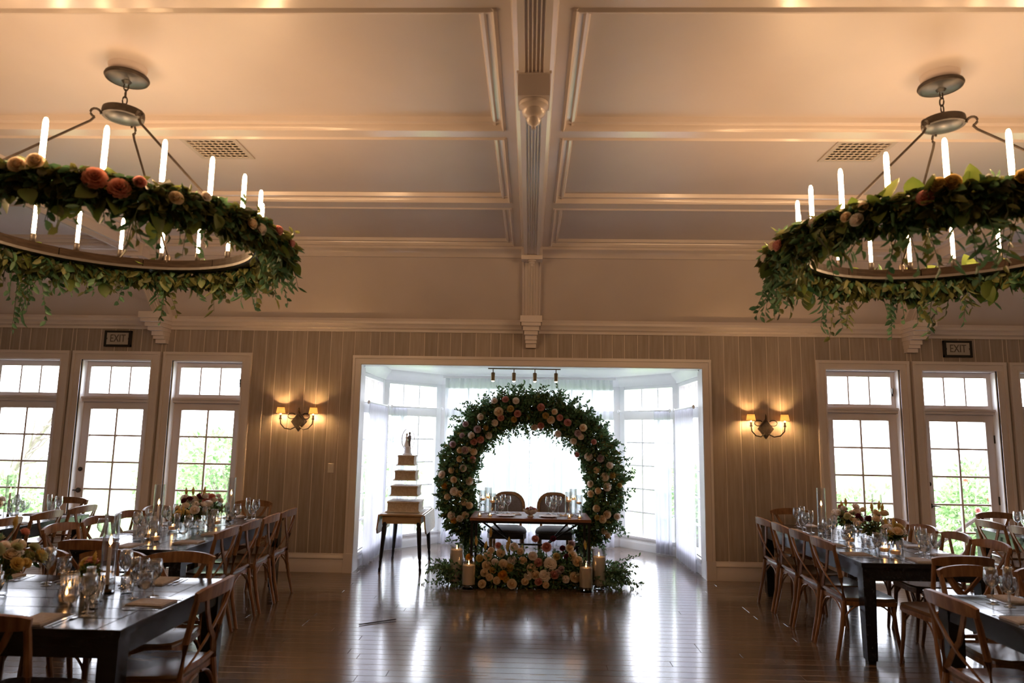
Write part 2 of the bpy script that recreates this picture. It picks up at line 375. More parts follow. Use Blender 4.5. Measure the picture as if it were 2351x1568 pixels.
# back wall: backing that shows as pale joints, boards one by one
wb = MB()
xs = [-8]
for s in (-1, 1): xs += [s*(u+e*OPH) for u in UNITS for e in (-1, 1)]
xs += [-2.17, 2.17, 8]; xs.sort()
for a, b in zip(xs, xs[1:]):
    mid = (a+b)/2; op = None
    if abs(mid) < 2.1: op = 2.58
    for u in UNITS:
        if abs(abs(mid)-u) < .3: op = OPT
    wb.box(a, b, WY+.004, WY+.19, op or 0, 3.3)
wall = tag(ob('wall_back', wb, 'groove', smooth=False), 'wall of vertical grey-washed wooden boards with pale joints', 'wall', kind='structure')
edges = sorted([s*(u+e*CASH) for s in (-1, 1) for u in UNITS for e in (-1, 1)]+[-2.27, 2.27])
brk = []; x = -7.6
ends = [-7.6]+edges+[7.6]
for a, b in zip(ends, ends[1:]):
    n = max(1, round((b-a)/.165)); ws = [U(.72, 1.3) for _ in range(n)]; t = sum(ws); x = a
    for w_ in ws:
        x2 = x+(b-a)*w_/t; mid = (x+x2)/2; zb = .2
        if abs(mid) < 2.27: zb = 2.68
        for u in UNITS:
            if abs(abs(mid)-u) < CASH: zb = CAST-.01
        g = .005
        if x2-x > .03:
            ob('plank', MB().bbox(x+g, x2-g, zb, 3.06, -.02, 0, .003).xf(Matrix.Rotation(rad(90), 4, 'X')), 'plank', wall, (0, WY, 0))
        x = x2
# other walls of the room
def side_wall(name, label, horiz, c0, c1, u0, u1, holes):
    w = MB(); us = [u0]; zt = 2.5
    def bx(a, b, z0, z1): w.box(a, b, c0, c1, z0, z1) if horiz else w.box(c0, c1, a, b, z0, z1)
    for a, b in holes: bx(us[-1], a, 0, 4.1); bx(a, b, zt, 4.1); us.append(b)
    bx(us[-1], u1, 0, 4.1); o = tag(ob(name, w, 'roomwall', smooth=False), label, 'wall', kind='structure'); m_ = (c0+c1)/2
    for a, b in holes:
        f = MB(); g = MB(); k = max(2, round((b-a)/.6))
        for i in range(k+1):
            q = a+(b-a)*i/k; x0, x1 = q-.03, q+.03
            f.box(x0, x1, m_-.03, m_+.03, 0, zt) if horiz else f.box(m_-.03, m_+.03, x0, x1, 0, zt)
        for zz in (.12, 2.05, zt-.03): f.box(a, b, m_-.028, m_+.028, zz-.04, zz+.04) if horiz else f.box(m_-.028, m_+.028, a, b, zz-.04, zz+.04)
        g.box(a, b, m_-.003, m_+.003, 0, zt) if horiz else g.box(m_-.003, m_+.003, a, b, 0, zt)
        ob('window_frame', f, 'paint', o, smooth=False); ob('pane', g, 'pane', o, smooth=False)
side_wall('wall_left', 'painted side wall beyond the cake side tables', False, -8.2, -8, -4, 8.9, [])
side_wall('wall_right', 'painted side wall away from the cake', False, 8, 8.2, -4, 8.9, [])
side_wall('wall_rear', 'plain painted wall facing the arch', True, -4.2, -4, -8.2, 8.2, [])
tag(ob('terrace_ground', MB().box(-30, 30, -40, 8.86, -.35, -.16), 'paving', smooth=False), 'pale terrace around the hall', 'terrace', kind='structure')

# ceiling: lowered band grid, recessed panels, mouldings, cove
BX = (-4.77, 0, 4.77); BH = .2
cy = [(3.29, 4.74), (4.86, 6.30), (6.46, 7.80)]
cx = [(-8, BX[0]-BH), (BX[0]+BH, -BH), (BH, BX[2]-BH), (BX[2]+BH, 8)]
cb = MB()
for b in BX: cb.box(b-BH, b+BH, 3.29, COVE_Y+.02, CZ, 4.12)
ys = [3.29]+[v for p in cy for v in p]+[COVE_Y+.02]
for a, b in ((-4, 3.29), (4.74, 4.86), (6.30, 6.46), (7.80, COVE_Y+.02)):
    if a < 0: cb.box(-8, 8, a, b, CZ, 4.12)
    else:
        for x0, x1 in cx: cb.box(x0, x1, a, b, CZ, 4.12)
ceil = tag(ob('ceiling', cb, 'ceiltrim', smooth=False), 'coffered ceiling of warm white panels framed by mouldings', 'ceiling', kind='structure')
prof = [(0, 0), (.018, -.012), (.030, 0), (.036, .030), (.062, .034), (.074, .022), (.092, .026), (.104, PZ-CZ), (0, PZ-CZ)]
for x0, x1 in cx:
    for y0, y1 in cy:
        pm = MB()
        if y0 == 4.86 and abs(x0+x1) < 6:
            vx = math.copysign(2.555, x0+x1); a_, b_, c_, d_ = vx-.19, vx+.19, 5.205-.165, 5.205+.165
            pm.box(x0-.02, a_, y0-.02, y1+.02, PZ, 4.10).box(b_, x1+.02, y0-.02, y1+.02, PZ, 4.10).box(a_, b_, y0-.02, c_, PZ, 4.10).box(a_, b_, d_, y1+.02, PZ, 4.10)
        else: pm.box(x0-.02, x1+.02, y0-.02, y1+.02, PZ, 4.10)
        ob('ceiling_panel', pm, 'ceil', ceil, smooth=False)
        for yy, sg in ((y0, 1), (y1, -1)): ob('moulding', MB().prism([(yy+sg*u, CZ+w) for u, w in prof], x0, x1, 'x'), 'ceiltrim', ceil)
        for xx, sg in ((x0, 1), (x1, -1)):
            if abs(xx) < 7.9: ob('moulding', MB().prism([(xx+sg*u, CZ+w) for u, w in prof], y0, y1, 'y'), 'ceiltrim', ceil)
tag(ob('trim_1', MB().prism([(COVE_Y, CZ), (WY+.02, WTOP), (WY+.2, WTOP), (WY+.2, 4.1), (COVE_Y, 4.1)], -8, 8, 'x'), 'ceil', smooth=False), 'sloping cove between board wall and flat ceiling', 'cove', kind='structure')
tag(ob('trim_2', MB().prism([(COVE_Y-.07, CZ), (COVE_Y-.07, CZ-.03), (COVE_Y-.02, CZ-.045), (COVE_Y+.03, CZ-.06), (COVE_Y+.06, CZ-.1), (COVE_Y+.12, CZ-.1), (COVE_Y+.05, CZ+.02)], -8, 8, 'x'), 'ceiltrim'), 'moulding where the cove meets the flat ceiling', 'moulding', kind='structure')
tag(ob('trim_3', MB().prism([(WY, 3.0), (WY-.018, 3.0), (WY-.024, 3.03), (WY-.05, 3.05), (WY-.055, 3.075), (WY-.085, 3.10), (WY-.09, 3.13), (WY-.06, 3.17), (WY+.03, 3.13), (WY+.03, 3.0)], -8, 8, 'x'), 'paint'), 'cornice along the top of the board wall', 'cornice', kind='structure')
# fluted beams with pendants, cove pilasters and stepped corbels
def fluted(w, t, fl=.055, n=5):
    p = [(-w, t), (-w, 0), (-fl-.012, 0)]
    st = 2*fl/n
    for i in range(n):
        a = -fl+i*st; p += [(a, 0), (a+st*.18, .010), (a+st*.82, .010), (a+st*1., 0)]
    return p+[(fl+.012, 0), (w, 0), (w, t)]
def pend(r, h): return [(0, -h), (r*.18, -h*.96), (r*.12, -h*.86), (r*.42, -h*.74), (r*.5, -h*.62), (r*.36, -h*.56), (r*.72, -h*.44), (r*.8, -h*.32), (r*.62, -h*.26), (r, -h*.14), (r, -h*.02), (r*.8, 0), (0, 0)]
for i, bx in enumerate(BX):
    names = ('fluted white ceiling beam with pendant above the chandelier, cake side', 'fluted white ceiling beam with turned pendant over the aisle to the arch', 'fluted white ceiling beam above the chandelier, side away from the cake')
    t = thing('trim_%d' % (4+i), names[i], 'beam', (bx, 0, 0), kind='structure')
    ob('beam', MB().prism([(u, CZ-.115+w) for u, w in fluted(.09, .12)], -4, 7.78, 'y'), 'ceiltrim', t, smooth=False)
    for sx in (-1, 1): ob('beam_bead', MB().prism([(sx*.09, CZ-.02), (sx*.118, CZ-.012), (sx*.125, CZ), (sx*.125, CZ+.02), (sx*.09, CZ+.02)], -4, 7.8, 'y'), 'ceiltrim', t)
    ob('pendant_block', MB().box(-.094, .094, 3.74, 3.93, CZ-.25, CZ-.10).box(-.102, .102, 3.73, 3.94, CZ-.118, CZ-.10), 'ceiltrim', t, smooth=False)
    ob('pendant', MB().lathe(pend(.088, .17), 18, (0, 3.835, CZ-.25)), 'ceiltrim', t)
    sl = Vector((0, WY+.02-COVE_Y, WTOP-CZ)); ln = sl.length; ang = math.atan2(sl.z, sl.y)
    ob('pilaster', MB().prism([(u, -.05+w) for u, w in fluted(.105, .07, .05, 3)], -.02, ln-.05, 'y').box(-.112, -.094, -.02, ln-.05, -.064, 0).box(.094, .112, -.02, ln-.05, -.064, 0).xf(Matrix.Rotation(ang, 4, 'X')), 'ceiltrim', t, (0, COVE_Y, CZ), smooth=False)
    ob('pilaster_head', MB().box(-.125, .125, -.09, .06, -.16, .0), 'ceiltrim', t, (0, COVE_Y-.02, CZ), smooth=False)
    ob('pendant', MB().lathe(pend(.05, .09), 14, (0, COVE_Y-.05, CZ-.16)), 'ceiltrim', t)
    c = MB()
    for z0, z1, pr, hw in ((3.09, 3.17, .40, .135), (3.05, 3.09, .37, .12), (3.00, 3.05, .30, .10), (2.955, 3.00, .25, .085), (2.90, 2.955, .17, .075), (2.86, 2.90, .13, .07), (2.81, 2.86, .08, .065)):
        c.box(-hw, hw, WY-pr, WY+.01, z0, z1)
    ob('corbel', c, 'ceiltrim', t, smooth=False)
# baseboards
bp = [(WY+.01, 0), (WY-.028, 0), (WY-.028, .10), (WY-.024, .11), (WY-.022, .155), (WY-.030, .165), (WY-.028, .185), (WY-.014, .20), (WY-.012, .222), (WY+.01, .225)]
tag(ob('baseboard_left', MB().prism(bp, -(UNITS[0]-CASH), -2.27, 'x'), 'paint'), 'tall moulded baseboard on the wall behind the cake side', 'baseboard', kind='structure')
tag(ob('baseboard_right', MB().prism(bp, 2.27, UNITS[0]-CASH, 'x'), 'paint'), 'tall moulded baseboard on the wall away from the cake', 'baseboard', kind='structure')
# casing of the bay opening + white lined reveal
cs = MB(); cl = thing('trim_7', 'moulded casing around the wide opening to the bay', 'casing', kind='structure')
for sx in (-1, 1):
    ob('side_casing', MB().box(min(sx*2.17, sx*2.27), max(sx*2.17, sx*2.27), WY-.02, WY+.02, 0, 2.68).box(min(sx*2.245, sx*2.275), max(sx*2.245, sx*2.275), WY-.036, WY+.0, 0, 2.685).box(min(sx*2.17, sx*2.19), max(sx*2.17, sx*2.19), WY-.028, WY, 0, 2.60), 'paint', cl, smooth=False)
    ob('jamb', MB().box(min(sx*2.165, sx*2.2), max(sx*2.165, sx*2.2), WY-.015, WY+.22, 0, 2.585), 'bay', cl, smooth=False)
    ob('plinth', MB().box(min(sx*2.165, sx*2.28), max(sx*2.165, sx*2.28), WY-.042, WY, 0, .23), 'paint', cl, smooth=False)
ob('head_casing', MB().box(-2.271, 2.271, WY-.0212, WY+.019, 2.581, 2.681).box(-2.277, 2.277, WY-.0375, WY-.001, 2.656, 2.692).box(-2.191, 2.191, WY-.0292, WY-.001, 2.582, 2.602), 'paint', cl, smooth=False)
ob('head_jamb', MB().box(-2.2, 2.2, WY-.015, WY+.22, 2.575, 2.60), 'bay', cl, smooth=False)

# French windows and doors of the back wall
def french(name, label, X, door=None):
    t = thing(name, label, 'door' if door else 'window', (X, 0, 0), kind='structure')
    c = MB()
    for s in (-1, 1):
        c.box(min(s*OPH, s*CASH), max(s*OPH, s*CASH), WY-.02, WY+.02, 0, CAST).box(min(s*(CASH-.03), s*(CASH+.004)), max(s*(CASH-.03), s*(CASH+.004)), WY-.034, WY, 0, CAST+.004)
        c.box(min(s*OPH, s*(OPH+.02)), max(s*OPH, s*(OPH+.02)), WY-.027, WY, 0, OPT)
    c.box(-CASH-.001, CASH+.001, WY-.0212, WY+.019, OPT+.001, CAST+.001).box(-CASH-.006, CASH+.006, WY-.0355, WY-.001, CAST-.031, CAST+.006).box(-OPH-.021, OPH+.021, WY-.0282, WY-.001, OPT+.002, OPT+.021)
    ob('casing', c, 'paint', t, smooth=False)
    j = MB().box(-OPH-.02, -OPH+.012, WY, WY+.19, 0, OPT).box(OPH-.012, OPH+.02, WY, WY+.19, 0, OPT).box(-OPH, OPH, WY, WY+.19, OPT-.012, OPT+.02)
    ob('jamb', j, 'bay', t, smooth=False)
    ob('transom_bar', MB().box(-OPH, OPH, WY+.05, WY+.17, 2.055, 2.118).box(-OPH, OPH, WY+.03, WY+.06, 2.09, 2.118), 'paint', t, smooth=False)
    y0, y1 = WY+.095, WY+.14; ya = (y0+y1)/2; iw = OPH-.012
    def frame(nm, z0, z1, gz0, gz1, gh, cols, rows, mw):
        f = MB().box(-iw, -gh, y0, y1, z0, z1).box(gh, iw, y0, y1, z0, z1).box(-gh, gh, y0, y1, z0, gz0).box(-gh, gh, y0, y1, gz1, z1)
        s = ob(nm, f, 'paint', t, smooth=False)
        for i in range(1, cols):
            x = -gh+2*gh*i/cols; ob('muntin', MB().box(x-mw/2, x+mw/2, y0+.006, y1-.006, gz0, gz1), 'paint', s, smooth=False)
        for i in range(1, rows):
            z = gz0+(gz1-gz0)*i/rows; ob('muntin', MB().box(-gh, gh, y0+.008, y1-.008, z-mw/2, z+mw/2), 'paint', s, smooth=False)
        for i in range(cols):
            for k in range(rows):
                x0 = -gh+2*gh*i/cols; z_0 = gz0+(gz1-gz0)*k/rows
                ob('pane', MB().box(x0, x0+2*gh/cols, ya-.002, ya+.002, z_0, z_0+(gz1-gz0)/rows), 'pane', s, smooth=False)
        return s
    frame('transom_sash', 2.118, OPT-.012, 2.165, 2.515, .395, 3, 1, .016)
    leaf = frame('door_leaf' if door else 'window_sash', .012, 2.055, .262, 1.962, .345, 2, 5, .022)
    if door:
        hx = -.402
        ob('deadbolt', MB().lathe([(0, 0), (.026, 0), (.028, .012), (.012, .018), (.010, .03), (0, .032)], 14).xf(Matrix.Translation((hx, y0, 1.19)) @ Matrix.Rotation(rad(90), 4, 'X')), 'iron', leaf)
        ob('lever_handle', MB().lathe([(0, 0), (.03, 0), (.032, .012), (.012, .02), (.011, .045), (0, .046)], 14).xf(Matrix.Translation((hx, y0, .925)) @ Matrix.Rotation(rad(90), 4, 'X')).tube([(hx, y0-.045, .925), (hx-.03*door, y0-.05, .928), (hx-.1*door, y0-.045, .92)], [.011, .009, .006], 8), 'iron', leaf)
        for hz in (.3, 1.0, 1.75): ob('hinge', MB().lathe([(0, -.05), (.008, -.05), (.008, .05), (0, .05)], 8, (iw-.002, y0-.006, hz)).box(iw-.012, iw, y0-.003, y0, hz-.05, hz+.05), 'hinge', leaf)
    else:
        ob('sash_latch', MB().box(.40, .412, y0-.03, y0, 2.3, 2.37).box(.395, .42, y0-.012, y0, 2.27, 2.32), 'hinge', t, smooth=False)
    return t
sd = {-1: 'on the cake side', 1: 'on the side away from the cake'}
n = 1
for s in (-1, 1):
    french('window_%d' % n, 'tall French window with transom next to the sconce, '+sd[s], s*UNITS[0]); n += 1
    french('window_%d' % n, 'tall French window with transom beyond the glazed door, '+sd[s], s*UNITS[2]); n += 1
for k, s in enumerate((-1, 1)):
    french('door_%d' % (k+1), 'glazed French door with black lever under the exit sign, '+sd[s], s*UNITS[1], door=1 if s < 0 else -1)

# bay: five faceted walls with gridded windows, ceiling, crown
BZ = 2.66
bayp = [(2.2, 8.86), (2.2, 10.25), (1.45, 11.12), (-1.45, 11.12), (-2.2, 10.25), (-2.2, 8.86)]
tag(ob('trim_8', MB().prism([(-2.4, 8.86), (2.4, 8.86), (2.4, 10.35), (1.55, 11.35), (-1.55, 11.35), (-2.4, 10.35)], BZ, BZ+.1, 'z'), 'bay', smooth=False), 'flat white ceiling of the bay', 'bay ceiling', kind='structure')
bl = ('window side facet of the bay away from the cake', 'wide angled bay window away from the cake', 'bay window at the back behind the long sheer curtain', 'wide angled bay window behind the cake table', 'narrow side window of the bay beside the cake')
for i in range(5):
    a = Vector((*bayp[i], 0)); b = Vector((*bayp[i+1], 0)); d = b-a; ln = d.length; ang = math.atan2(d.y, d.x)
    t = thing('window_%d' % (5+i), bl[i], 'bay window', a, ang, kind='structure')
    # local x along the facet, local +y points into the bay
    sill, hd, tb0, tb1 = .20, 2.46, 1.98, 2.12
    th0, th1 = -.14, 0.
    post = .10 if ln > .9 else .06
    f = MB().box(-.06, post, th0-.003, th1+.003, -.01, BZ+.01).box(ln-post, ln+.06, th0-.003, th1+.003, -.01, BZ+.01).box(.001, ln-.001, th0, th1, 0, sill).box(.001, ln-.001, th0, th1, hd, BZ)
    f.box(.002, ln-.002, th0+.02, th1-.001, tb0, tb1)
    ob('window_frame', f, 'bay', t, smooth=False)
    ob('crown', MB().prism([(0, BZ-.15), (.02, BZ-.15), (.03, BZ-.11), (.07, BZ-.06), (.10, BZ-.03), (.11, BZ), (0, BZ)], -.05, ln+.05, 'x'), 'bay', t)
    ob('window_sill', MB().box(0, ln, -.02, .035, sill-.03, sill), 'bay', t, smooth=False)
    ob('base_moulding', MB().prism([(0, 0), (.022, 0), (.022, .1), (.012, .13), (0, .135)], 0, ln, 'x'), 'bay', t, smooth=False)
    cols = 3 if ln > 1.2 else 3
    if ln > 2: cols = 8
    gx0, gx1 = post, ln-post; mw = .022
    for q in range(1, cols):
        x = gx0+(gx1-gx0)*q/cols; wide = .05 if (ln > 2 and q in (3, 5)) else mw
        ob('muntin', MB().box(x-wide/2, x+wide/2, -.085, -.05, sill, tb0), 'bay', t, smooth=False)
        ob('muntin', MB().box(x-wide/2, x+wide/2, -.085, -.05, tb1, hd), 'bay', t, smooth=False)
    for q in range(1, 5):
        z = sill+(tb0-sill)*q/5; ob('muntin', MB().box(gx0, gx1, -.083, -.052, z-mw/2, z+mw/2), 'bay', t, smooth=False)
    for q in range(cols):
        x0 = gx0+(gx1-gx0)*q/cols; x1 = gx0+(gx1-gx0)*(q+1)/cols
        for z in range(5): ob('pane', MB().box(x0, x1, -.069, -.066, sill+(tb0-sill)*z/5, sill+(tb0-sill)*(z+1)/5), 'pane', t, smooth=False)
        ob('pane', MB().box(x0, x1, -.069, -.066, tb1, hd), 'pane', t, smooth=False)

# sheer curtains and rods in the bay
def sheer(p0, p1, z0, z1, waves, amp, label, gather=0.):
    p0 = Vector((*p0, 0)); p1 = Vector((*p1, 0)); d = p1-p0; L = d.length; d.normalize(); nr = Vector((-d.y, d.x, 0))
    nu = waves*8; nz = 16; vs = []; ph = U(0, 6); fr = [U(.75, 1.25) for _ in range(waves+1)]
    for k in range(nz+1):
        z = z1+(z0-z1)*k/nz; t = k/nz
        for i in range(nu+1):
            u = i/nu; w = u*waves*2*PI
            a = amp*(.35+.65*t)*(math.sin(w+ph+.5*math.sin(w*.31))*fr[int(u*waves)]+.35*math.sin(w*2.3+t*2)); uu = u+gather*t*(u-.5)*.5+.004*math.sin(w*.7+t*5)
            if k < 1: a *= .6
            vs.append(p0+d*L*uu+nr*a+Vector((0, 0, z)))
    fs = [(k*(nu+1)+i, k*(nu+1)+i+1, (k+1)*(nu+1)+i+1, (k+1)*(nu+1)+i) for k in range(nz) for i in range(nu)]
    b = MB(); b._add(vs, fs)
    return tag(ob('sheer_curtain', b, 'sheer', smooth=True), label, 'curtain', 'sheer white curtains in the bay')
sheer((-1.36, 10.92), (-.01, 10.92), .015, 2.60, 12, .05, 'long gathered sheer white curtain behind the arch, panel nearer the cake')
sheer((.02, 10.92), (1.32, 10.92), .015, 2.60, 11, .05, 'long gathered sheer white curtain behind the arch, panel away from the cake')
tag(ob('curtain_track', MB().box(-1.4, 1.36, 10.91, 10.955, 2.60, 2.64), 'bay', smooth=False), 'white curtain track at the bay ceiling behind the arch', 'curtain track')
for s in (-1, 1):
    nm = 'beside the cake table' if s < 0 else 'away from the cake'
    def rod(a, b, lb):
        r_ = thing('curtain_rod', lb, 'curtain rod', (0, 0, 0), group='curtain rods in the bay')
        ob('rod', MB().tube([a, b], .011, 8), 'bay', r_)
        for q in (a, b): ob('finial', MB().lathe([(0, -.03), (.016, -.02), (.022, 0), (.016, .02), (0, .03)], 10, q), 'bay', r_)
        for q in (.08, .92):
            p = Vector(a).lerp(Vector(b), q); d_ = Vector((b[1]-a[1], a[0]-b[0], 0)).normalized()*s
            ob('rod_bracket', MB().tube([p, p+d_*.085], .007, 6), 'bay', r_)
    rod((s*2.12, 8.95, 2.11), (s*2.12, 10.17, 2.11), 'white curtain rod on the narrow side of the bay '+nm)
    sheer((s*2.12, 8.98), (s*2.12, 10.14), .02, 2.10, 9, .022, 'sheer white curtain on the narrow side of the bay '+nm)
    a = Vector((s*2.08, 10.27)); b = Vector((s*1.42, 11.03))
    rod((a.x, a.y, 2.11), (b.x, b.y, 2.11), 'white curtain rod across the angled bay window '+nm)
    c_ = a.lerp(b, .30)
    sheer((a.x, a.y), (c_.x, c_.y), .02, 2.10, 4, .022, 'narrow sheer white curtain drawn aside on the angled bay window '+nm)

# outside
tag(ob('garden_ground', MB().box(-30, 30, 8.86, 60, -.35, -.16), 'grass', smooth=False), 'sunlit lawn outside the windows', 'lawn', kind='structure')
tag(ob('garden_paving', MB().box(-12, -2.45, 8.87, 11.5, -.2, -.12).box(2.45, 12, 8.87, 11.5, -.2, -.12), 'paving', smooth=False), 'pale paving outside the French doors', 'paving', kind='structure')
def bush(name, label, x, y, rx, ry, zt, n, ls=.10, flowers=0, z0=-.16, kind='bush'):
    t = thing(name, label, kind, (x, y, z0), group='garden planting outside the windows'); LV = Leaves(); h = zt-z0
    cl = [(Vector((U(-1, 1)*rx*.6, U(-1, 1)*ry*.6, h*U(.25, .72))), U(.35, .6)) for _ in range(9)]
    for i in range(n):
        c, q = random.choice(cl); d = rv(); p = c+Vector((d.x*rx*q, d.y*ry*q, d.z*h*.32))*U(.75, 1.05)
        p.z = max(.02, min(p.z, h)); LV.add(p, d+rv()*.7, rv(), ls*U(.6, 1.3), ls*.55*U(.7, 1.2))
    LV.build('foliage', 'leafout', t)
    st = MB()
    for c, q in cl: st.tube([(c.x*.15, c.y*.15, 0), (c.x*.6, c.y*.6, c.z*.6), c], [.025, .016, .008], 5)
    ob('stems', st, 'bark', t)
    for i in range(flowers):
        c, q = random.choice(cl); d = rv(); d.y = -abs(d.y); bloom(t, c+Vector((d.x*rx*q, d.y*ry*q, d.z*h*.32)), d, .055, random.choice('pkp'))
    return t
bush('garden_bush', 'rounded bright green bush outside the French window by the cake side sconce', -4.9, 11.6, 1.2, 1.0, 1.75, 2600)
bush('garden_bush', 'low pale bush outside the glazed door, cake side', -7.5, 15.2, 1.2, .9, 1.7, 1800)
bush('garden_bush', 'low green hedge below the bare tree, cake side', -9.6, 12.2, 1.4, .6, .95, 1800)
bush('garden_bush', 'tall thin shrub outside the angled bay window, cake side', -3.0, 13.2, .9, .8, 1.9, 1400)
bush('flowering_bush', 'bush with pink flowers outside the French window away from the cake', 5.3, 12.2, .9, .8, .98, 1700, flowers=12)
bush('flowering_bush', 'tall bush with pink flowers outside the glazed door away from the cake', 7.5, 12.1, .8, .8, 1.45, 2000, flowers=10)
bush('garden_bush', 'green bush close outside the angled bay window away from the cake', 2.9, 12.3, .8, .7, 1.35, 2000, flowers=3)
tr = thing('garden_tree', 'bare leaning tree outside the window beyond the glazed door, cake side', 'tree', (-10.6, 14.2, -.16))
trunk = MB().tube([(-.7, 0, 0), (-.35, 0, .7), (.05, .05, 1.4), (.45, .1, 2.0), (.7, .15, 2.5)], [.10, .085, .07, .05, .02], 8)
ob('trunk', trunk, 'bark', tr)
for k in range(16):
    a = Vector((-.55+k*.065, .03, .35+k*.11)); e = a+Vector((U(.2, .8), U(-.4, .4), U(.2, .8)))
    ob('branch', MB().tube([a, a.lerp(e, .5)+Vector((0, 0, -.1)), e], [.035, .022, .008], 5), 'bark', tr)
hr = thing('handrail', 'grey metal handrail sloping down outside the glazed door away from the cake', 'handrail', (6.35, 10.4, -.12))
ob('rail', MB().tube([(-.75, 0, .12), (.2, 0, .74), (1.4, 0, .74)], .03, 8), 'iron', hr)
for px in (-.7, .2, .8, 1.38): ob('post', MB().tube([(px, 0, 0), (px, 0, .15 if px < 0 else .74)], .022, 8), 'iron', hr)
ob('rail', MB().tube([(-.2, 0, .12), (.2, 0, .4), (1.4, 0, .4)], .018, 8), 'iron', hr)

# ================================================================== CEILING AND WALL FITTINGS
def hook(p, d, r=.028):      # open hook, d = outward direction in plan
    p = Vector(p); d = Vector(d); pts = []
    for i in range(10):
        a = -PI*.5+i/9*PI*1.45; pts.append(p+d*(r+r*math.sin(a))+Vector((0, 0, r*math.cos(a)-r)))
    return pts
def chandelier(c, phase, rods, side):
    t = thing('chandelier', 'round brown ring chandelier with tall tube bulbs hanging '+side, 'chandelier', (c[0], c[1], 2.9), group='candle ring chandeliers')
    z = lambda h: h-2.9
    ob('canopy', MB().lathe([(0, z(3.918)), (.118, z(3.918)), (.122, z(3.905)), (.118, z(3.892)), (.10, z(3.884)), (.03, z(3.878)), (.018, z(3.86)), (0, z(3.858))], 28), 'hub', t)
    ob('canopy_rim', MB().lathe([(.112, z(3.916)), (.125, z(3.914)), (.129, z(3.902)), (.123, z(3.890)), (.112, z(3.887))], 28), 'iron', t)
    ob('mounting_collar', MB().lathe([(0, z(3.915)), (.10, z(3.915)), (.112, z(PZ)), (.112, z(PZ+.004)), (0, z(PZ+.004))], 24), 'ceil', t)
    for k in range(4):
        zz = z(3.845-k*.047); pts = [(.013*math.cos(a), 0, zz+.028*math.sin(a)) for a in np.linspace(0, 2*PI, 13)]
        ob('chain_link', MB().tube(pts, .0045, 6, cap=False).xf(Matrix.Rotation(rad(90)*(k % 2)+.4, 4, 'Z')), 'iron', t)
    ob('hub_plate', MB().lathe([(0, z(3.69)), (.02, z(3.685)), (.105, z(3.678)), (.108, z(3.64)), (.095, z(3.632)), (0, z(3.63))], 28), 'hub', t)
    ob('hub_rim', MB().lathe([(.10, z(3.685)), (.118, z(3.682)), (.121, z(3.66)), (.118, z(3.636)), (.10, z(3.634))], 28), 'iron', t)
    for a in rods:
        d = Vector((math.cos(rad(a)), math.sin(rad(a)), 0)); q = d*.118+Vector((0, 0, z(3.655)))
        hk = hook(q, d); tip = hk[-1]
        rd_ = ob('rod', MB().tube([tip, tip+d*.02+Vector((0, 0, -.03)), d*.845+Vector((0, 0, z(2.965))), d*.845+Vector((0, 0, z(2.93)))], .0075, 7), 'iron', t)
        ob('hook', MB().tube(hk, .0075, 6), 'iron', rd_)
        ob('clamp', MB().lathe([(0, -.03), (.022, -.03), (.022, .012), (.010, .03), (0, .03)], 10, d*.845+Vector((0, 0, z(2.95)))), 'iron', rd_)
    ns = 10
    for k in range(ns):
        a0 = 2*PI*k/ns+.004; a1 = 2*PI*(k+1)/ns-.004; n = 8; vs = []; pr = [(.825, z(2.88)), (.885, z(2.88)), (.885, z(2.935)), (.825, z(2.935))]
        for i in range(n+1):
            a = a0+(a1-a0)*i/n; vs += [(r*math.cos(a), r*math.sin(a), h) for r, h in pr]
        fs = [(i*4+j, i*4+(j+1) % 4, i*4+4+(j+1) % 4, i*4+4+j) for i in range(n) for j in range(4)]+[(3, 2, 1, 0), (n*4, n*4+1, n*4+2, n*4+3)]
        b = MB(); b._add(vs, fs); ob('ring_segment', b, 'ringwood', t, smooth=False)
    b = MB(); pr = [(.815, z(2.862)), (.895, z(2.862)), (.895, z(2.880)), (.815, z(2.880))]; n = 64
    vs = [(r*math.cos(2*PI*i/n), r*math.sin(2*PI*i/n), h) for i in range(n) for r, h in pr]
    b._add(vs, [(i*4+j, i*4+(j+1) % 4, ((i+1) % n)*4+(j+1) % 4, ((i+1) % n)*4+j) for i in range(n) for j in range(4)])
    ob('ring_base_band', b, 'socket', t, smooth=False)
    bm_ = MB().lathe([(0, .0), (.0105, .0), (.0118, .03), (.0118, .205), (.0105, .225), (.006, .238), (0, .241)], 12).mesh('bulb', 'bulb', True)
    sm_ = MB().lathe([(0, -.058), (.018, -.058), (.019, -.01), (.0155, .004), (0, .004)], 10).mesh('socket', 'socket', True)
    for k in range(20):
        a = rad(phase+18*k); o = ob('bulb', bm_, None, t, (.855*math.cos(a), .855*math.sin(a), z(2.99))); ob('socket', sm_, None, o)
    # garland laid over the ring
    g = thing('greenery_garland', 'leafy rose garland wound round the chandelier '+side, 'garland', (c[0], c[1], 2.9), group='chandelier garlands')
    LV = Leaves(); LO = Leaves(); ST = MB(); dn = Vector((0, 0, -1))
    sw = [U(.65, 1.4) for _ in range(24)]
    def amp(a): k = (a % (2*PI))/(2*PI)*24; i = int(k) % 24; f = k-int(k); return sw[i]*(1-f)+sw[(i+1) % 24]*f
    for i in range(6200):
        a = U(0, 2*PI); q = amp(a); e = Vector((math.cos(a), math.sin(a), 0)); tg = Vector((-e.y, e.x, 0))
        th = U(0, 2*PI); rr = math.sqrt(U(.25, 1))
        p = e*(.955+.085*q*rr*math.cos(th))+Vector((0, 0, .03+.085*q*rr*math.sin(th)))
        p.z -= .055
        if p.z > .025: p.z = .025-U(0, .04)
        d = e*U(-.1, 1)*1.+tg*U(-1, 1)+Vector((0, 0, math.sin(th)*.5-.35))
        (LV if random.random() < .38 else LO).add(p, d, Vector((0, 0, 1))*.6+rv(), U(.05, .10), U(.028, .055))
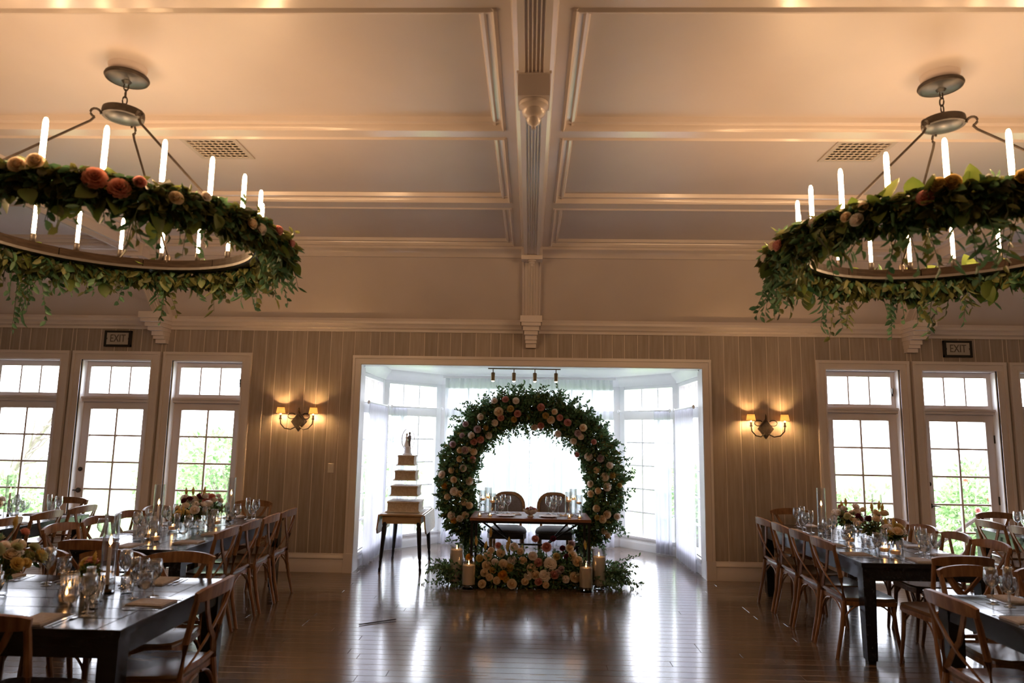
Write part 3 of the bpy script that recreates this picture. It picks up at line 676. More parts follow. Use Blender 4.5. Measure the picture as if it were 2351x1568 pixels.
    for i in range(150):       # hanging sprays
        a = U(0, 2*PI); q = amp(a); e = Vector((math.cos(a), math.sin(a), 0)); tg = Vector((-e.y, e.x, 0))
        b0 = e*U(.90, 1.05)+Vector((0, 0, U(-.11, -.02))); ln = U(.07, .18)*q*q
        willow = random.random() < .4
        sprig(LV if random.random() < .6 else LO, ST, b0, e*U(0, .5)+tg*U(-.5, .5)+dn*U(.3, 1), ln, int(ln*55), .085 if willow else .055, 1.2, .22 if willow else .55)
    for i in range(40):
        a = U(0, 2*PI); e = Vector((math.cos(a), math.sin(a), 0)); b0 = e*U(.95, 1.04)+Vector((0, 0, U(-.06, -.02)))
        sprig(LV if random.random() < .5 else LO, ST, b0, e*U(-.4, .6)+rv()*.5+Vector((0, 0, .9)), U(.06, .15), 6, .05, .3)
    LV.build('foliage', 'leaf', g); LO.build('olive_foliage', 'leaf2', g); o = ob('stems', ST, 'stem', g); o['kind'] = 'stuff'
    lm = leaf_mesh('large_leaf', MT['leafbig'], .115, .085)
    for i in range(170):
        a = U(0, 2*PI); e = Vector((math.cos(a), math.sin(a), 0)); top = random.random() < .45
        p = e*U(.90, 1.06)+Vector((0, 0, U(-.04, .03) if top else U(-.13, -.03))); d = e*U(-.2, 1)+rv()*.6+Vector((0, 0, .5 if top else -.8))
        o = ob('large_leaf', lm, None, g, p, smooth=False, scale=U(.7, 1.2)); o.rotation_mode = 'QUATERNION'; o.rotation_quaternion = d.to_track_quat('Y', 'Z') @ Quaternion((0, 1, 0), U(-1, 1))
    return g
gL = chandelier((-2.57, 3.98), -7.5, (97, -23, -143), 'on the cake side')
gR = chandelier((2.53, 4.06), 4, (80, -40, -160), 'on the side away from the cake')
def gb(g, a, dz, r, col, kind='rose', rr=1.0):
    e = Vector((math.cos(rad(a)), math.sin(rad(a)), 0)); bloom(g, e*rr+Vector((0, 0, dz)), e*1.0+Vector((0, 0, .25)), r, col, kind)
for a, dz, r, c, k in ((-62, .01, .058, 'k', 'dahlia'), (-56.5, -.02, .055, 'k', 'dahlia'), (-75, .055, .042, 'c', 'rose'), (-79, .03, .042, 'c', 'rose'), (-52, .03, .034, 'p', 'rose'), (-43, -.01, .04, 'c', 'rose'), (-35, .04, .03, 'w', 'rose'), (-19, -.02, .036, 'c', 'rose'), (-15, -.03, .04, 'w', 'rose'), (-5, .02, .034, 'p', 'rose'), (8, .01, .03, 'p', 'rose'), (22, .0, .03, 'w', 'rose'), (-88, .02, .04, 'w', 'rose'), (-100, .0, .045, 'c', 'rose')): gb(gL, a, dz-.03, r, c, k, 1.07)
for a, dz, r, c, k in ((-124, .05, .045, 'y', 'dahlia'), (-121, .055, .045, 'y', 'rose'), (-127, .0, .045, 'p', 'rose'), (-106, .04, .042, 'y', 'rose'), (-142, .02, .03, 'c', 'rose'), (-147, -.01, .032, 'c', 'rose'), (-144, -.04, .04, 'w', 'rose'), (-158, .02, .03, 'w', 'rose'), (-176, -.02, .04, 'p', 'rose'), (-180, .0, .035, 'c', 'rose'), (168, -.02, .035, 'w', 'rose'), (160, -.03, .03, 'c', 'rose'), (-95, .0, .04, 'c', 'rose')): gb(gR, a, dz-.03, r, c, k, 1.07)
# ceiling vents
for s in (-1, 1):
    t = thing('ceiling_vent', 'pierced lattice air vent in the ceiling panel '+sd[s], 'vent', (s*2.555, 5.205, PZ), group='ceiling vents')
    hw, hd_ = .225, .2; f = MB()
    for x0, x1, y0, y1 in ((-hw, hw, -hd_, -hd_+.035), (-hw, hw, hd_-.035, hd_), (-hw, -hw+.035, -hd_+.035, hd_-.035), (hw-.035, hw, -hd_+.035, hd_-.035)): f.box(x0, x1, y0, y1, -.010, .001)
    ob('frame', f, 'ventpaint', t, smooth=False); ob('duct', MB().box(-.215, -.19, -.19, .19, .0, .5).box(.19, .215, -.19, .19, .0, .5).box(-.19, .19, -.19, -.165, .0, .5).box(-.19, .19, .165, .19, .0, .5).box(-.215, .215, -.19, .19, .5, .52), 'ventdark', t, smooth=False)
    la = MB(); nx, ny = 8, 7
    for i in range(nx):
        for j in range(ny):
            cx_ = -hw+.035+(i+.5)*(2*hw-.07)/nx; cy_ = -hd_+.035+(j+.5)*(2*hd_-.07)/ny; r = .024
            la.tube([(cx_+r*math.cos(q), cy_+r*math.sin(q), -.006) for q in np.linspace(0, 2*PI, 9)], .0045, 4, cap=False)
    for i in range(1, nx): x = -hw+.035+i*(2*hw-.07)/nx; la.box(x-.002, x+.002, -hd_+.03, hd_-.03, -.008, -.003)
    o = ob('lattice', la, 'ventpaint', t, smooth=False); o['kind'] = 'stuff'
# sconces
def sconce(X, label):
    t = thing('wall_sconce', label, 'sconce', (X, WY, 1.835), group='twin shade wall sconces')
    ob('backplate', MB().prism([(0, -.125), (.10, 0), (0, .125), (-.10, 0)], -.022, 0, 'y').prism([(0, -.085), (.068, 0), (0, .085), (-.068, 0)], -.034, -.02, 'y').tube([(0, -.03, .10), (0, -.035, .16), (0, -.03, .185)], [.012, .009, .003], 6), 'iron', t, smooth=False)
    for s in (-1, 1):
        ob('arm', MB().tube([(s*.02, -.03, -.06), (s*.08, -.07, -.098), (s*.15, -.095, -.085), (s*.2, -.10, -.03), (s*.207, -.10, .03)], .0075, 7), 'iron', t)
        ob('scroll', MB().tube([(s*(.09+.05*math.cos(a)), -.025, .07+.035*math.sin(a)) for a in np.linspace(-2.6, 2.6, 13)], .006, 6), 'iron', t)
        ob('candle_cup', MB().lathe([(0, .02), (.018, .025), (.014, .045), (.011, .05), (.011, .085), (0, .085)], 10, (s*.207, -.10, 0)), 'iron', t)
        ob('bulb', MB().lathe([(0, .085), (.006, .086), (.006, .12), (.013, .135), (.010, .152), (0, .162)], 10, (s*.207, -.10, 0)), 'sconcebulb', t)
        ob('lamp_shade', MB().lathe([(.058, .095), (.043, .180), (.042, .180), (.057, .095)], 20, (s*.207, -.10, 0)), 'shade', t)
        ob('shade_trim', MB().lathe([(.0585, .093), (.0595, .096), (.0585, .100)], 20, (s*.207, -.10, 0)).lathe([(.043, .177), (.0445, .180), (.043, .183)], 20, (s*.207, -.10, 0)), 'iron', t)
sconce(-2.935, 'iron twin candle sconce with cream shades beside the light switch')
sconce(2.94, 'iron twin candle sconce with cream shades on the wall away from the cake')
sw = thing('light_switch', 'pale square light switch plate on the board wall', 'light switch', (-2.50, WY, 1.262))
ob('switch_plate', MB().bbox(-.038, .038, -.058, .058, -.004, .004, .003).xf(Matrix.Rotation(rad(90), 4, 'X')), 'plastic', sw)
for s in (-1, 1): ob('toggle', MB().box(s*.017-.009, s*.017+.009, -.010, -.003, -.02, .02), 'plastic', sw, smooth=False)
def exit_sign(X, label):
    t = thing('exit_sign', label, 'exit sign', (X, WY, 2.868), group='exit signs over the doors'); w, h = .172, .104
    f = MB().box(-w, w, -.045, -.003, h-.026, h).box(-w, w, -.045, -.003, -h, -h+.026).box(-w, -w+.026, -.0452, -.003, -h-.001, h+.001).box(w-.026, w, -.0452, -.003, -h-.001, h+.001)
    ob('frame', f, 'exitframe', t, smooth=False); ob('face', MB().box(-w+.01, w-.01, -.035, -.001, -h+.01, h-.01), 'exitface', t, smooth=False)
    cu = bpy.data.curves.new('lettering', 'FONT'); cu.body = 'EXIT'; cu.size = .14; cu.align_x = 'CENTER'; cu.align_y = 'CENTER'; cu.extrude = .0015; cu.materials.append(MT['exitletter'])
    tmp = bpy.data.objects.new('tmp', cu); COL.objects.link(tmp); bpy.context.view_layer.update()
    me = bpy.data.meshes.new_from_object(tmp.evaluated_get(bpy.context.evaluated_depsgraph_get())); bpy.data.objects.remove(tmp)
    o = bpy.data.objects.new('lettering', me); COL.objects.link(o); o.parent = t; o.location = (0, -.0375, 0); o.rotation_euler = (rad(90), 0, 0); o.scale = (.72, 1, 1)
    for s in (-1, 1): ob('chevron', MB().prism([(s*.150, 0), (s*.136, .014), (s*.136, -.014)], -.038, -.034, 'y'), 'exitletter', t, smooth=False)
exit_sign(-5.36, 'black framed EXIT sign over the glazed door on the cake side')
exit_sign(5.355, 'black framed EXIT sign over the glazed door away from the cake')
# track light in the bay
t = thing('track_light', 'brass bar with four small spotlights on the bay ceiling', 'track light', (-.08, 9.3, BZ))
ob('stem', MB().lathe([(0, -.045), (.009, -.045), (.009, -.012), (.04, -.010), (.042, 0), (0, 0)], 12), 'bronze', t)
ob('bar', MB().tube([(-.50, 0, -.052), (.49, 0, -.052)], .009, 8), 'bronze', t)
for x in (-.432, -.146, .14, .428):
    o = ob('spot_head', MB().lathe([(0, -.105), (.020, -.105), (.026, -.115), (.026, -.215), (.022, -.220), (.021, -.212), (0, -.212)], 14, (x, 0, 0)), 'bronze', t)
    ob('spot_neck', MB().tube([(x, 0, -.052), (x, 0, -.108)], .007, 6), 'bronze', o)
    ob('lens', MB().lathe([(0, -.236), (.014, -.233), (.021, -.222), (.021, -.214), (0, -.214)], 12, (x, 0, 0)), 'spot', o)

# ================================================================== ARCH, SWEETHEART TABLE AND FLOOR FLOWERS
AX, AY, AZ, AR = .012, 8.95, 1.085, .965
arch = thing('flower_arch', 'round wedding arch of greenery and pastel roses before the bay', 'flower arch', (AX, AY, 0))
for dy in (-.07, .07):
    ob('hoop', MB().tube([(AR*math.cos(a), dy, AZ+AR*math.sin(a)) for a in np.linspace(-PI/2, 1.5*PI, 65)], .014, 8, cap=False), 'blackmetal', arch)
ob('base_plate', MB().box(-.42, .42, -.16, .16, 0, .012).box(-.03, .03, -.08, .08, .01, .135), 'blackmetal', arch, smooth=False)
for s in (-1, 1): ob('strut', MB().tube([(s*.62, 0, .0), (s*.60, -.07, .33)], .011, 6).tube([(s*.62, 0, .0), (s*.60, .07, .33)], .011, 6), 'blackmetal', arch)
LV = Leaves(); LO = Leaves(); ST = MB()
A0, A1 = rad(-46), rad(222)
thick = [U(.8, 1.15) for _ in range(40)]
def athick(a):
    k = (a-A0)/(A1-A0)*38; k = max(0, min(38, k)); i = int(k); f = k-i; q = thick[i]*(1-f)+thick[i+1]*f
    e = min(1, (a-A0)/.25, (A1-a)/.25); side = .88+.30*abs(math.cos(a)) ; return q*(.45+.55*max(0, e))*side
for i in range(15000):
    a = U(A0, A1); q = athick(a); th = U(0, 2*PI); rr = math.sqrt(U(0, 1))
    e = Vector((math.cos(a), 0, math.sin(a))); p = Vector((0, 0, AZ))+e*(AR+.185*q*rr*math.cos(th))+Vector((0, -.16*q*rr*math.sin(th), 0))
    d = e*math.cos(th)+Vector((0, -math.sin(th), 0))+rv()*.8
    (LV if random.random() < .8 else LO).add(p, d, rv()+Vector((0, -.5, .5)), U(.04, .08), U(.024, .046))
for i in range(330):
    a = U(A0, A1) if i > 90 else U(rad(40), rad(140)); q = athick(a); out = random.random() < .62
    e = Vector((math.cos(a), 0, math.sin(a))); b0 = Vector((0, 0, AZ))+e*(AR+(.10 if out else -.10)*q)+Vector((0, U(-.1, .1), 0)); tg = Vector((-e.z, 0, e.x))
    shorten = .55 if (out and math.cos(a) < -.8) else 1
    sprig(LV, ST, b0, e*(1 if out else -.9)+tg*U(-.9, .9)+Vector((0, U(-.5, .2), U(-.2, .3))), U(.15, .32)*(1 if out else .7)*shorten, 15, .048, .25 if out else .7)
for s, a in ((-1, A1), (1, A0)):
    for i in range(26):
        b0 = Vector((0, 0, AZ))+Vector((math.cos(a), 0, math.sin(a)))*(AR+U(-.12, .16))+Vector((0, U(-.12, .1), U(-.03, .12)))
        sprig(LV, ST, b0, Vector((s*U(-.3, .15 if s < 0 else .5), U(-.4, .2), -1)), U(.12, .30), 14, .05, .6)
LV.build('foliage', 'leaf', arch); LO.build('olive_foliage', 'leaf2', arch); ob('stems', ST, 'stem', arch)['kind'] = 'stuff'
fwd = Vector((0, -1, 0))
def ray_at(px, py, Y):
    v = fw + r2*((px-2351/2)/1567) - u2*((py-1568/2)/1567); return Vector((0, 0, CAM_H))+v*(Y/v.y)
AB = ((685,235,'w',1),(785,222,'p',1),(880,235,'w',1),(725,335,'c',1.35),(832,308,'y',1),(895,352,'p',1.05),(745,388,'p',1),(862,405,'y',.9),(690,435,'w',1),(560,380,'w',1),(425,445,'m',.9),(535,492,'m',1.1),(610,480,'y',.8),(635,548,'w',1),(480,548,'w',1),(395,548,'m',.8),(500,605,'p',1),(560,585,'p',1.05),(310,628,'m',1),(375,680,'c',.9),(420,680,'m',1.15),(455,675,'w',.8),(500,695,'c',1),(488,765,'p',1),(375,760,'c',.9),(405,843,'w',1.05),(300,860,'c',.9),(210,900,'w',1.1),(322,945,'c',1),(462,960,'w',1.2),(237,1005,'o',.9),(325,1050,'w',1.2),(368,1075,'c',1),(262,1100,'c',.9),(415,1150,'c',1),(460,1180,'c',1),(300,1270,'w',1.25),(320,1312,'o',1),(375,1295,'w',1),(425,1265,'c',1.05),
 (1105,295,'p',1.1),(1148,370,'y',1),(1195,408,'c',1.15),(1228,335,'c',.9),(1275,388,'p',.95),(1345,432,'p',1.1),(1105,460,'p',1),(1048,475,'w',1),(1260,535,'w',1),(1398,600,'w',1),(1437,528,'m',1),(1465,560,'w',.9),(1485,478,'c',1.1),(1580,605,'p',.8),(1535,740,'w',1.2),(1640,755,'m',1.1),(1432,720,'p',.8),(1725,818,'w',1),(1610,860,'c',1),(1680,920,'w',1.2),(1750,908,'y',.95),(1552,985,'w',1),(1700,1010,'w',1.2),(1620,1048,'c',.95),(1555,1075,'c',1),(1815,1000,'y',.8),(1605,1205,'c',1.05),(1700,1260,'c',1.2),(1660,1300,'c',1.1),(1610,1285,'y',.8),(1795,1280,'w',1),(1675,1410,'c',.9),(1710,1450,'c',.9))
for x, y_, c, k in AB:
    p = ray_at(960+x/3.92, 860+y_/3.92, AY-.17); e = Vector((p.x-AX, 0, p.z-AZ)).normalized(); rr = math.hypot(p.x-AX, p.z-AZ)-AR
    p.y = AY-.13-.07*max(0, 1-abs(rr)/.2); bloom(arch, p-Vector((AX, AY, 0)), fwd+e*rr*2+rv()*.25, .049*k, c)

# meadow of blooms on the floor in front of the table
md = thing('floor_flowers', 'low bank of cream, pink and yellow blooms on the floor before the table', 'flower arrangement', (.02, 8.12, 0))
LV = Leaves(); LO = Leaves(); ST = MB()
for i in range(4600):
    x = U(-.66, .66); h = .34*(1-.25*(x/.66)**2); yy = U(-.15, .16); z = U(.0, h)*(1-.35*abs(yy)/.16)
    (LV if random.random() < .75 else LO).add((x, yy, z), rv()+Vector((0, -.4, .3)), rv()+Vector((0, -.3, .6)), U(.04, .085), U(.018, .038))
for i in range(110):
    s = random.choice((-1, 1)); x = s*U(.45, .85) if i > 60 else s*U(.74, .95); dirr = Vector((s*U(.4, 1), U(-.5, .4), U(.0, .6)))
    if s < 0 and i <= 60: dirr.z *= .5; x *= .9
    sprig(LV, ST, (x, U(-.15, .12), U(.02, .22)), dirr, U(.20, .46), 15, .05, .5, .45)
for i in range(60): sprig(LV, ST, (U(-.6, .6), U(-.12, .12), .2), (U(-.4, .4), U(-.4, .2), 1), U(.12, .26), 10, .05, .2)
LV.build('foliage', 'leaf', md); LO.build('olive_foliage', 'leaf2', md); ob('stems', ST, 'stem', md)['kind'] = 'stuff'
FB = ((1305,670,'b',.8),(1130,672,'p',1),(770,735,'p',.9),(925,750,'w',1.2),(795,800,'c',1.2),(670,830,'c',1.2),(660,915,'c',1.25),(820,905,'c',1.3),(740,885,'w',1),(885,935,'y',1.1),(815,1000,'o',1.3),(905,870,'w',1.2),(1105,830,'w',1.25),(1160,890,'p',1.15),(1240,750,'p',1.3),(1275,900,'w',1.7),(1395,760,'b',.8),(1485,720,'m',1),(1435,840,'b',.9),(1490,830,'c',1.3),(1540,880,'c',1.4),(1465,760,'c',1.1),(1215,1010,'w',1.6),(1310,1000,'p',1.2),(1345,985,'m',1),(1130,1000,'c',1.2),(1090,940,'c',1.2),(1160,1060,'p',1.1),(1030,1060,'c',1),(905,1080,'c',1.3),(620,1080,'c',1.1),(640,980,'c',1.1),(590,850,'y',1),(720,960,'y',.9),(490,840,'o',1),(985,790,'c',1),(1010,870,'c',1.1),(1335,835,'y',1),(1510,1020,'c',1.4),(700,780,'c',.9),(850,1040,'y',.9),(1380,950,'m',.9),(1230,1090,'c',.9),(1420,1040,'w',1),(760,1050,'c',1),(1060,1010,'w',1.1),(690,1020,'c',1))
BS = MB()
for x, y_, c, k in FB:
    p = ray_at(960+x/4.198, 1080+y_/4.198, 8.0); p.y = 7.90+min(.2, max(0, p.z)*.40)
    BS.tube([(p.x*.9, U(-.05, .05), .03), (p.x-.02, -.02, max(.05, p.z*.7)), p-Vector((.02, 8.10, .01))], .0035, 5, cap=False)
    bloom(md, p-Vector((.02, 8.12, 0)), Vector((U(-.3, .3), -1, U(.2, .8))), .047*k, c, 'dahlia' if k > 1.5 else 'rose')
for x, y_, c in ((875,690,'y'),(860,740,'y'),(510,690,'y'),(560,680,'y'),(700,600,'y'),(1650,760,'y'),(1610,720,'y'),(650,730,'y'),(1000,770,'y')):
    p = ray_at(960+x/4.198, 1080+y_/4.198, 8.1); bloom(md, p-Vector((.02, 8.12, 0)), Vector((U(-.2, .2), -.1, 1)), .045, c, 'plume'); BS.tube([(p.x*.85, 0, .05), (p.x-.02, -.02, p.z-.05)], .003, 5, cap=False)
ob('bloom_stems', BS, 'stem', md)['kind'] = 'stuff'
# floor candles in glass hurricanes
def hurricane(x, y, r, h, fill, label):
    v = thing('glass_hurricane', label, 'candle vase', (x, y, 0), group='glass hurricanes on the floor')
    ob('glass_cylinder', MB().lathe([(0, .03), (r*.94, .03), (r, .04), (r, h), (r*.965, h), (r*.965, .055), (0, .055)], 28), 'thin', v)
    ob('foot', MB().lathe([(0, 0), (r*.8, 0), (r*.82, .012), (r*.70, .02), (r*.72, .034), (0, .034)], 24), 'glass', v)
    cnd = thing('pillar_candle', 'lit ivory candle in the '+('tall' if h > .38 else 'short')+' hurricane '+label.split('hurricane ')[1], 'candle', (x, y, .056), group='lit candles in floor hurricanes')
    ob('wax', MB().lathe([(0, 0), (r*.93, 0), (r*.93, fill), (r*.85, fill+.004), (r*.6, fill-.006), (0, fill-.008)], 24), 'wax', cnd)
    ob('wick', MB().tube([(0, 0, fill-.008), (.001, 0, fill+.012)], .0015, 5), 'wick', cnd)
    ob('flame', MB().lathe([(0, 0), (.006, .005), (.0075, .010), (.004, .018), (0, .026)], 10, (0, 0, fill+.006)), 'flame', cnd)
hurricane(-.82, 8.07, .078, .44, .34, 'tall glass hurricane beside the floor flowers, cake side')
hurricane(-.665, 7.91, .078, .31, .20, 'short glass hurricane beside the floor flowers, cake side')
hurricane(.645, 7.90, .078, .32, .20, 'short glass hurricane beside the floor flowers, away from the cake')
hurricane(.80, 8.02, .078, .44, .30, 'tall glass hurricane beside the floor flowers, away from the cake')

# sweetheart table
swt = thing('sweetheart_table', 'small walnut topped table with black iron legs under the arch', 'table', (.02, 8.36, 0))
TW, TD, TH = .695, .36, .765
for k in range(5):
    y0 = -TD+2*TD*k/5; ob('plank', MB().bbox(-TW, TW, y0+.0015, y0+2*TD/5-.0015, TH-.032, TH, .003), 'walnut', swt)
ob('apron', MB().box(-TW+.01, TW-.01, -TD+.012, -TD+.03, TH-.058, TH-.032).box(-TW+.01, TW-.01, TD-.03, TD-.012, TH-.058, TH-.032).box(-TW+.01, -TW+.03, -TD, TD, TH-.058, TH-.032).box(TW-.03, TW-.01, -TD, TD, TH-.058, TH-.032), 'blackmetal', swt, smooth=False)
for sx in (-1, 1):
    for sy in (-1, 1): ob('leg', MB().box(min(sx*(TW-.04), sx*(TW-.01)), max(sx*(TW-.04), sx*(TW-.01)), min(sy*(TD-.04), sy*(TD-.012)), max(sy*(TD-.04), sy*(TD-.012)), 0, TH-.05), 'blackmetal', swt, smooth=False)
    for sy in (-1, 1): ob('brace', MB().tube([(sx*(TW-.15), sy*(TD-.03), TH-.05), (sx*.19, 0, TH-.34)], .011, 7), 'blackmetal', swt)
    ob('side_bar', MB().box(min(sx*(TW-.035), sx*(TW-.015)), max(sx*(TW-.035), sx*(TW-.015)), -TD+.02, TD-.02, .12, .14), 'blackmetal', swt, smooth=False)
ob('stretcher', MB().tube([(-.2, 0, TH-.34), (.2, 0, TH-.34)], .011, 7), 'blackmetal', swt)

# upholstered chairs behind it (facing the room)
def rounded(w, h, r, n=6, top=None):
    pts = []
    rt_ = top or r
    for cx_, cz_, a0, rr in ((w-rt_, h-rt_, 0, rt_), (-w+rt_, h-rt_, 90, rt_), (-w+r, r, 180, r), (w-r, r, 270, r)):
        for i in range(n+1): a = rad(a0+90*i/n); pts.append((cx_+rr*math.cos(a), cz_+rr*math.sin(a)))
    return pts
def louis(x, y, label):
    t = thing('upholstered_chair', label, 'chair', (x, y, 0), PI, group='upholstered chairs at the walnut table')   # local +y is the sitter's front
    def cushion(outline, y0, y1, puff, m, nm, M=None):
        b = MB(); k = len(outline); cx_ = sum(p[0] for p in outline)/k; cz_ = sum(p[1] for p in outline)/k; rings = []
        for sc, yy in ((.90, y0), (.98, y0+(y1-y0)*.2), (1, (y0+y1)/2), (.98, y0+(y1-y0)*.8), (.9, y1), (.6, y1+puff*.8), (.25, y1+puff)):
            rings.append([(cx_+(u-cx_)*sc, yy, cz_+(w-cz_)*sc) for u, w in outline])
        vs = [p for r_ in rings for p in r_]+[(cx_, y1+puff*1.02, cz_), (cx_, y0, cz_)]
        fs = [(i*k+j, i*k+(j+1) % k, (i+1)*k+(j+1) % k, (i+1)*k+j) for i in range(len(rings)-1) for j in range(k)]
        n0 = len(rings)*k; fs += [((len(rings)-1)*k+j, (len(rings)-1)*k+(j+1) % k, n0) for j in range(k)]+[((j+1) % k, j, n0+1) for j in range(k)]
        b._add(vs, fs)
        if M: b.xf(M)
        return ob(nm, b, m, t, smooth=True)
    tilt = Matrix.Translation((0, -.23, .53)) @ Matrix.Rotation(rad(9), 4, 'X')
    o1 = rounded(.235, .41, .10, top=.19); o2 = rounded(.195, .33, .08, top=.155); o2 = [(u, w+.04) for u, w in o2]
    k = len(o1); b = MB(); vs = [(u, -.018, w) for u, w in o1]+[(u, -.018, w) for u, w in o2]+[(u, .018, w) for u, w in o1]+[(u, .018, w) for u, w in o2]; fs = []
    for j in range(k):
        q = (j+1) % k; fs += [(j, q, k+q, k+j), (2*k+q, 2*k+j, 3*k+j, 3*k+q), (j, 2*k+j, 2*k+q, q), (k+j, k+q, 3*k+q, 3*k+j)]
    b._add(vs, fs); b.xf(tilt); ob('backrest_frame', b, 'chairwood', t)
    cushion(o2, -.012, .018, .03, 'taupe', 'back_cushion', tilt)
    for s in (-1, 1): ob('back_post', MB().tube([(s*.18, -.215, .40), (s*.175, -.225, .5), (s*.18, -.24, .60)], [.019, .017, .017], 8), 'chairwood', t)
    so = [(-.21, -.23), (.21, -.23), (.245, -.05), (.26, .15), (.22, .235), (.1, .255), (-.1, .255), (-.22, .235), (-.26, .15), (-.245, -.05)]
    cushion(so, 0, .06, .028, 'charcoal', 'seat_cushion', Matrix(((1, 0, 0, 0), (0, 0, 1, 0), (0, 1, 0, .43), (0, 0, 0, 1))))
    ob('seat_frame', MB().prism([(u*.98, w*.98) for u, w in so], .375, .435, 'z'), 'charcoal', t)
    for s in (-1, 1):
        ob('leg', MB().lathe([(0, 0), (.012, 0), (.014, .04), (.022, .30), (.027, .33), (.022, .345), (.027, .36), (.027, .40), (0, .40)], 12, (s*.205, .2, 0)), 'chairwood', t)
        ob('leg', MB().tube([(s*.19, -.29, 0), (s*.185, -.235, .2), (s*.18, -.21, .40)], [.015, .018, .02], 8), 'chairwood', t)
louis(-.285, 9.34, 'taupe and charcoal upholstered chair, the one nearer the cake')
louis(.345, 9.34, 'taupe and charcoal upholstered chair, the one farther from the cake')

# ================================================================== CAKE
ct = thing('cake_table', 'drop leaf side table with dark turned legs carrying the cake', 'table', (-1.60, 9.18, 0)); H = .70
ob('tabletop', MB().bbox(-.27, .27, -.43, .43, H-.022, H, .005), 'maple', ct)
ob('apron', MB().box(-.23, .23, -.40, -.38, H-.12, H-.02).box(-.23, .23, .38, .40, H-.12, H-.02).box(-.245, -.225, -.40, .40, H-.12, H-.02).box(.225, .245, -.40, .40, H-.12, H-.02), 'maple', ct, smooth=False)
for s in (-1, 1):
    ob('drop_leaf', MB().prism([(-.42, H-.01), (-.42, H-.19), (-.36, H-.25), (.36, H-.25), (.42, H-.19), (.42, H-.01)], -.009, .009, 'x').xf(Matrix.Translation((s*.285, 0, 0)) @ Matrix.Translation((0, 0, H)) @ Matrix.Rotation(rad(-6*s), 4, 'Y') @ Matrix.Translation((0, 0, -H))), 'maple', ct, smooth=False)
    for q in (-1, 1):
        b = MB().lathe([(0, 0), (.016, 0), (.020, .03), (.014, .05), (.020, .12), (.016, .14), (.023, .17), (.028, .40), (.032, .52), (.025, .55), (.032, .57), (.032, .60), (0, .60)], 12)
        b.xf(Matrix.Translation((s*.225, q*.385, 0)) @ Matrix.Shear('XY', 4, (-s*.07, -q*.05)) @ Matrix.Translation((s*.03, q*.02, 0))); ob('leg', b, 'darkleg', ct)
ob('lace_cloth', MB().bbox(-.25, .25, -.26, .24, H, H+.004, .002), 'white_linen', ct); ct.children[-1].name = 'lace_cloth'
ck = thing('wedding_cake', 'four tier square ivory cake raised on clear pillars', 'cake', (-1.615, 9.13, H+.005)); z = 0
tiers = ((.20, .135), (.168, .13), (.132, .125), (.105, .13))
for i, (hw, hh) in enumerate(tiers):
    o = ob('cake_plate', MB().box(-hw-.02, hw+.02, -hw-.02, hw+.02, z, z+.010), 'cakeplate', ck, smooth=False)
    b = MB()
    n = 9
    for sx in range(4):           # ruffled buttercream sides
        pass
    ring = []
    for e in range(4):
        for q in range(n):
            u = -hw+2*hw*q/n; wv = .006*(1 if q % 2 else 0); ring.append([(u, -hw-wv), (hw+wv, u), (-u, hw+wv), (-hw-wv, -u)][e])
    k = len(ring); vs = [(x*sc, y_*sc, zz) for sc, zz in ((1.05, z+.010), (1.0, z+.03), (1, z+hh-.025), (1.05, z+hh-.012), (1.03, z+hh), (.9, z+hh)) for x, y_ in ring]
    fs = [(a*k+j, a*k+(j+1) % k, (a+1)*k+(j+1) % k, (a+1)*k+j) for a in range(5) for j in range(k)]+[tuple(5*k+j for j in range(k))]
    b._add(vs, fs); ob('tier', b, 'icing', ck)
    z += hh
    if i < 3:
        for sx in (-1, 1):
            for sy in (-1, 1): ob('pillar', MB().lathe([(.010, z-.004), (.010, z+.068), (.007, z+.068)], 10, (sx*hw*.5, sy*hw*.5, 0)), 'acrylic', ck)
        z += .066
tp = thing('cake_topper', 'small porcelain couple figurine under a thin ring on the top tier', 'cake topper', (-1.615, 9.13, H+.005+z-.001))
ob('base', MB().lathe([(0, 0), (.05, 0), (.048, .012), (.036, .02), (.03, .075), (.036, .085), (0, .09)], 16), 'porcelain', tp)
ob('groom', MB().lathe([(0, .085), (.014, .085), (.012, .13), (.018, .17), (.016, .19), (.006, .197), (.011, .208), (.011, .222), (0, .232)], 10, (.014, 0, 0)), 'greyfig', tp)
ob('bride', MB().lathe([(0, .085), (.028, .085), (.018, .125), (.009, .155), (.014, .175), (.006, .187), (.010, .197), (.010, .21), (0, .22)], 10, (-.013, -.005, 0)), 'porcelain', tp)
tp.scale = (1.35, 1.35, 1.35)
ob('ring_arch', MB().tube([(.062*math.sin(a), 0, .155-.105*math.cos(a)) for a in np.linspace(.5, 2*PI-.5, 25)], .004, 6), 'porcelain', tp)
st = tag(ob('thin_rod', MB().tube([(-.165, 0, .008), (-.05, .002, .007), (.19, 0, .010)], [.004, .006, .005], 6), 'stick', None, (-1.37, 6.45, 0), (0, 0, rad(34))), 'thin dark rod lying on the bare floor boards', 'rod')

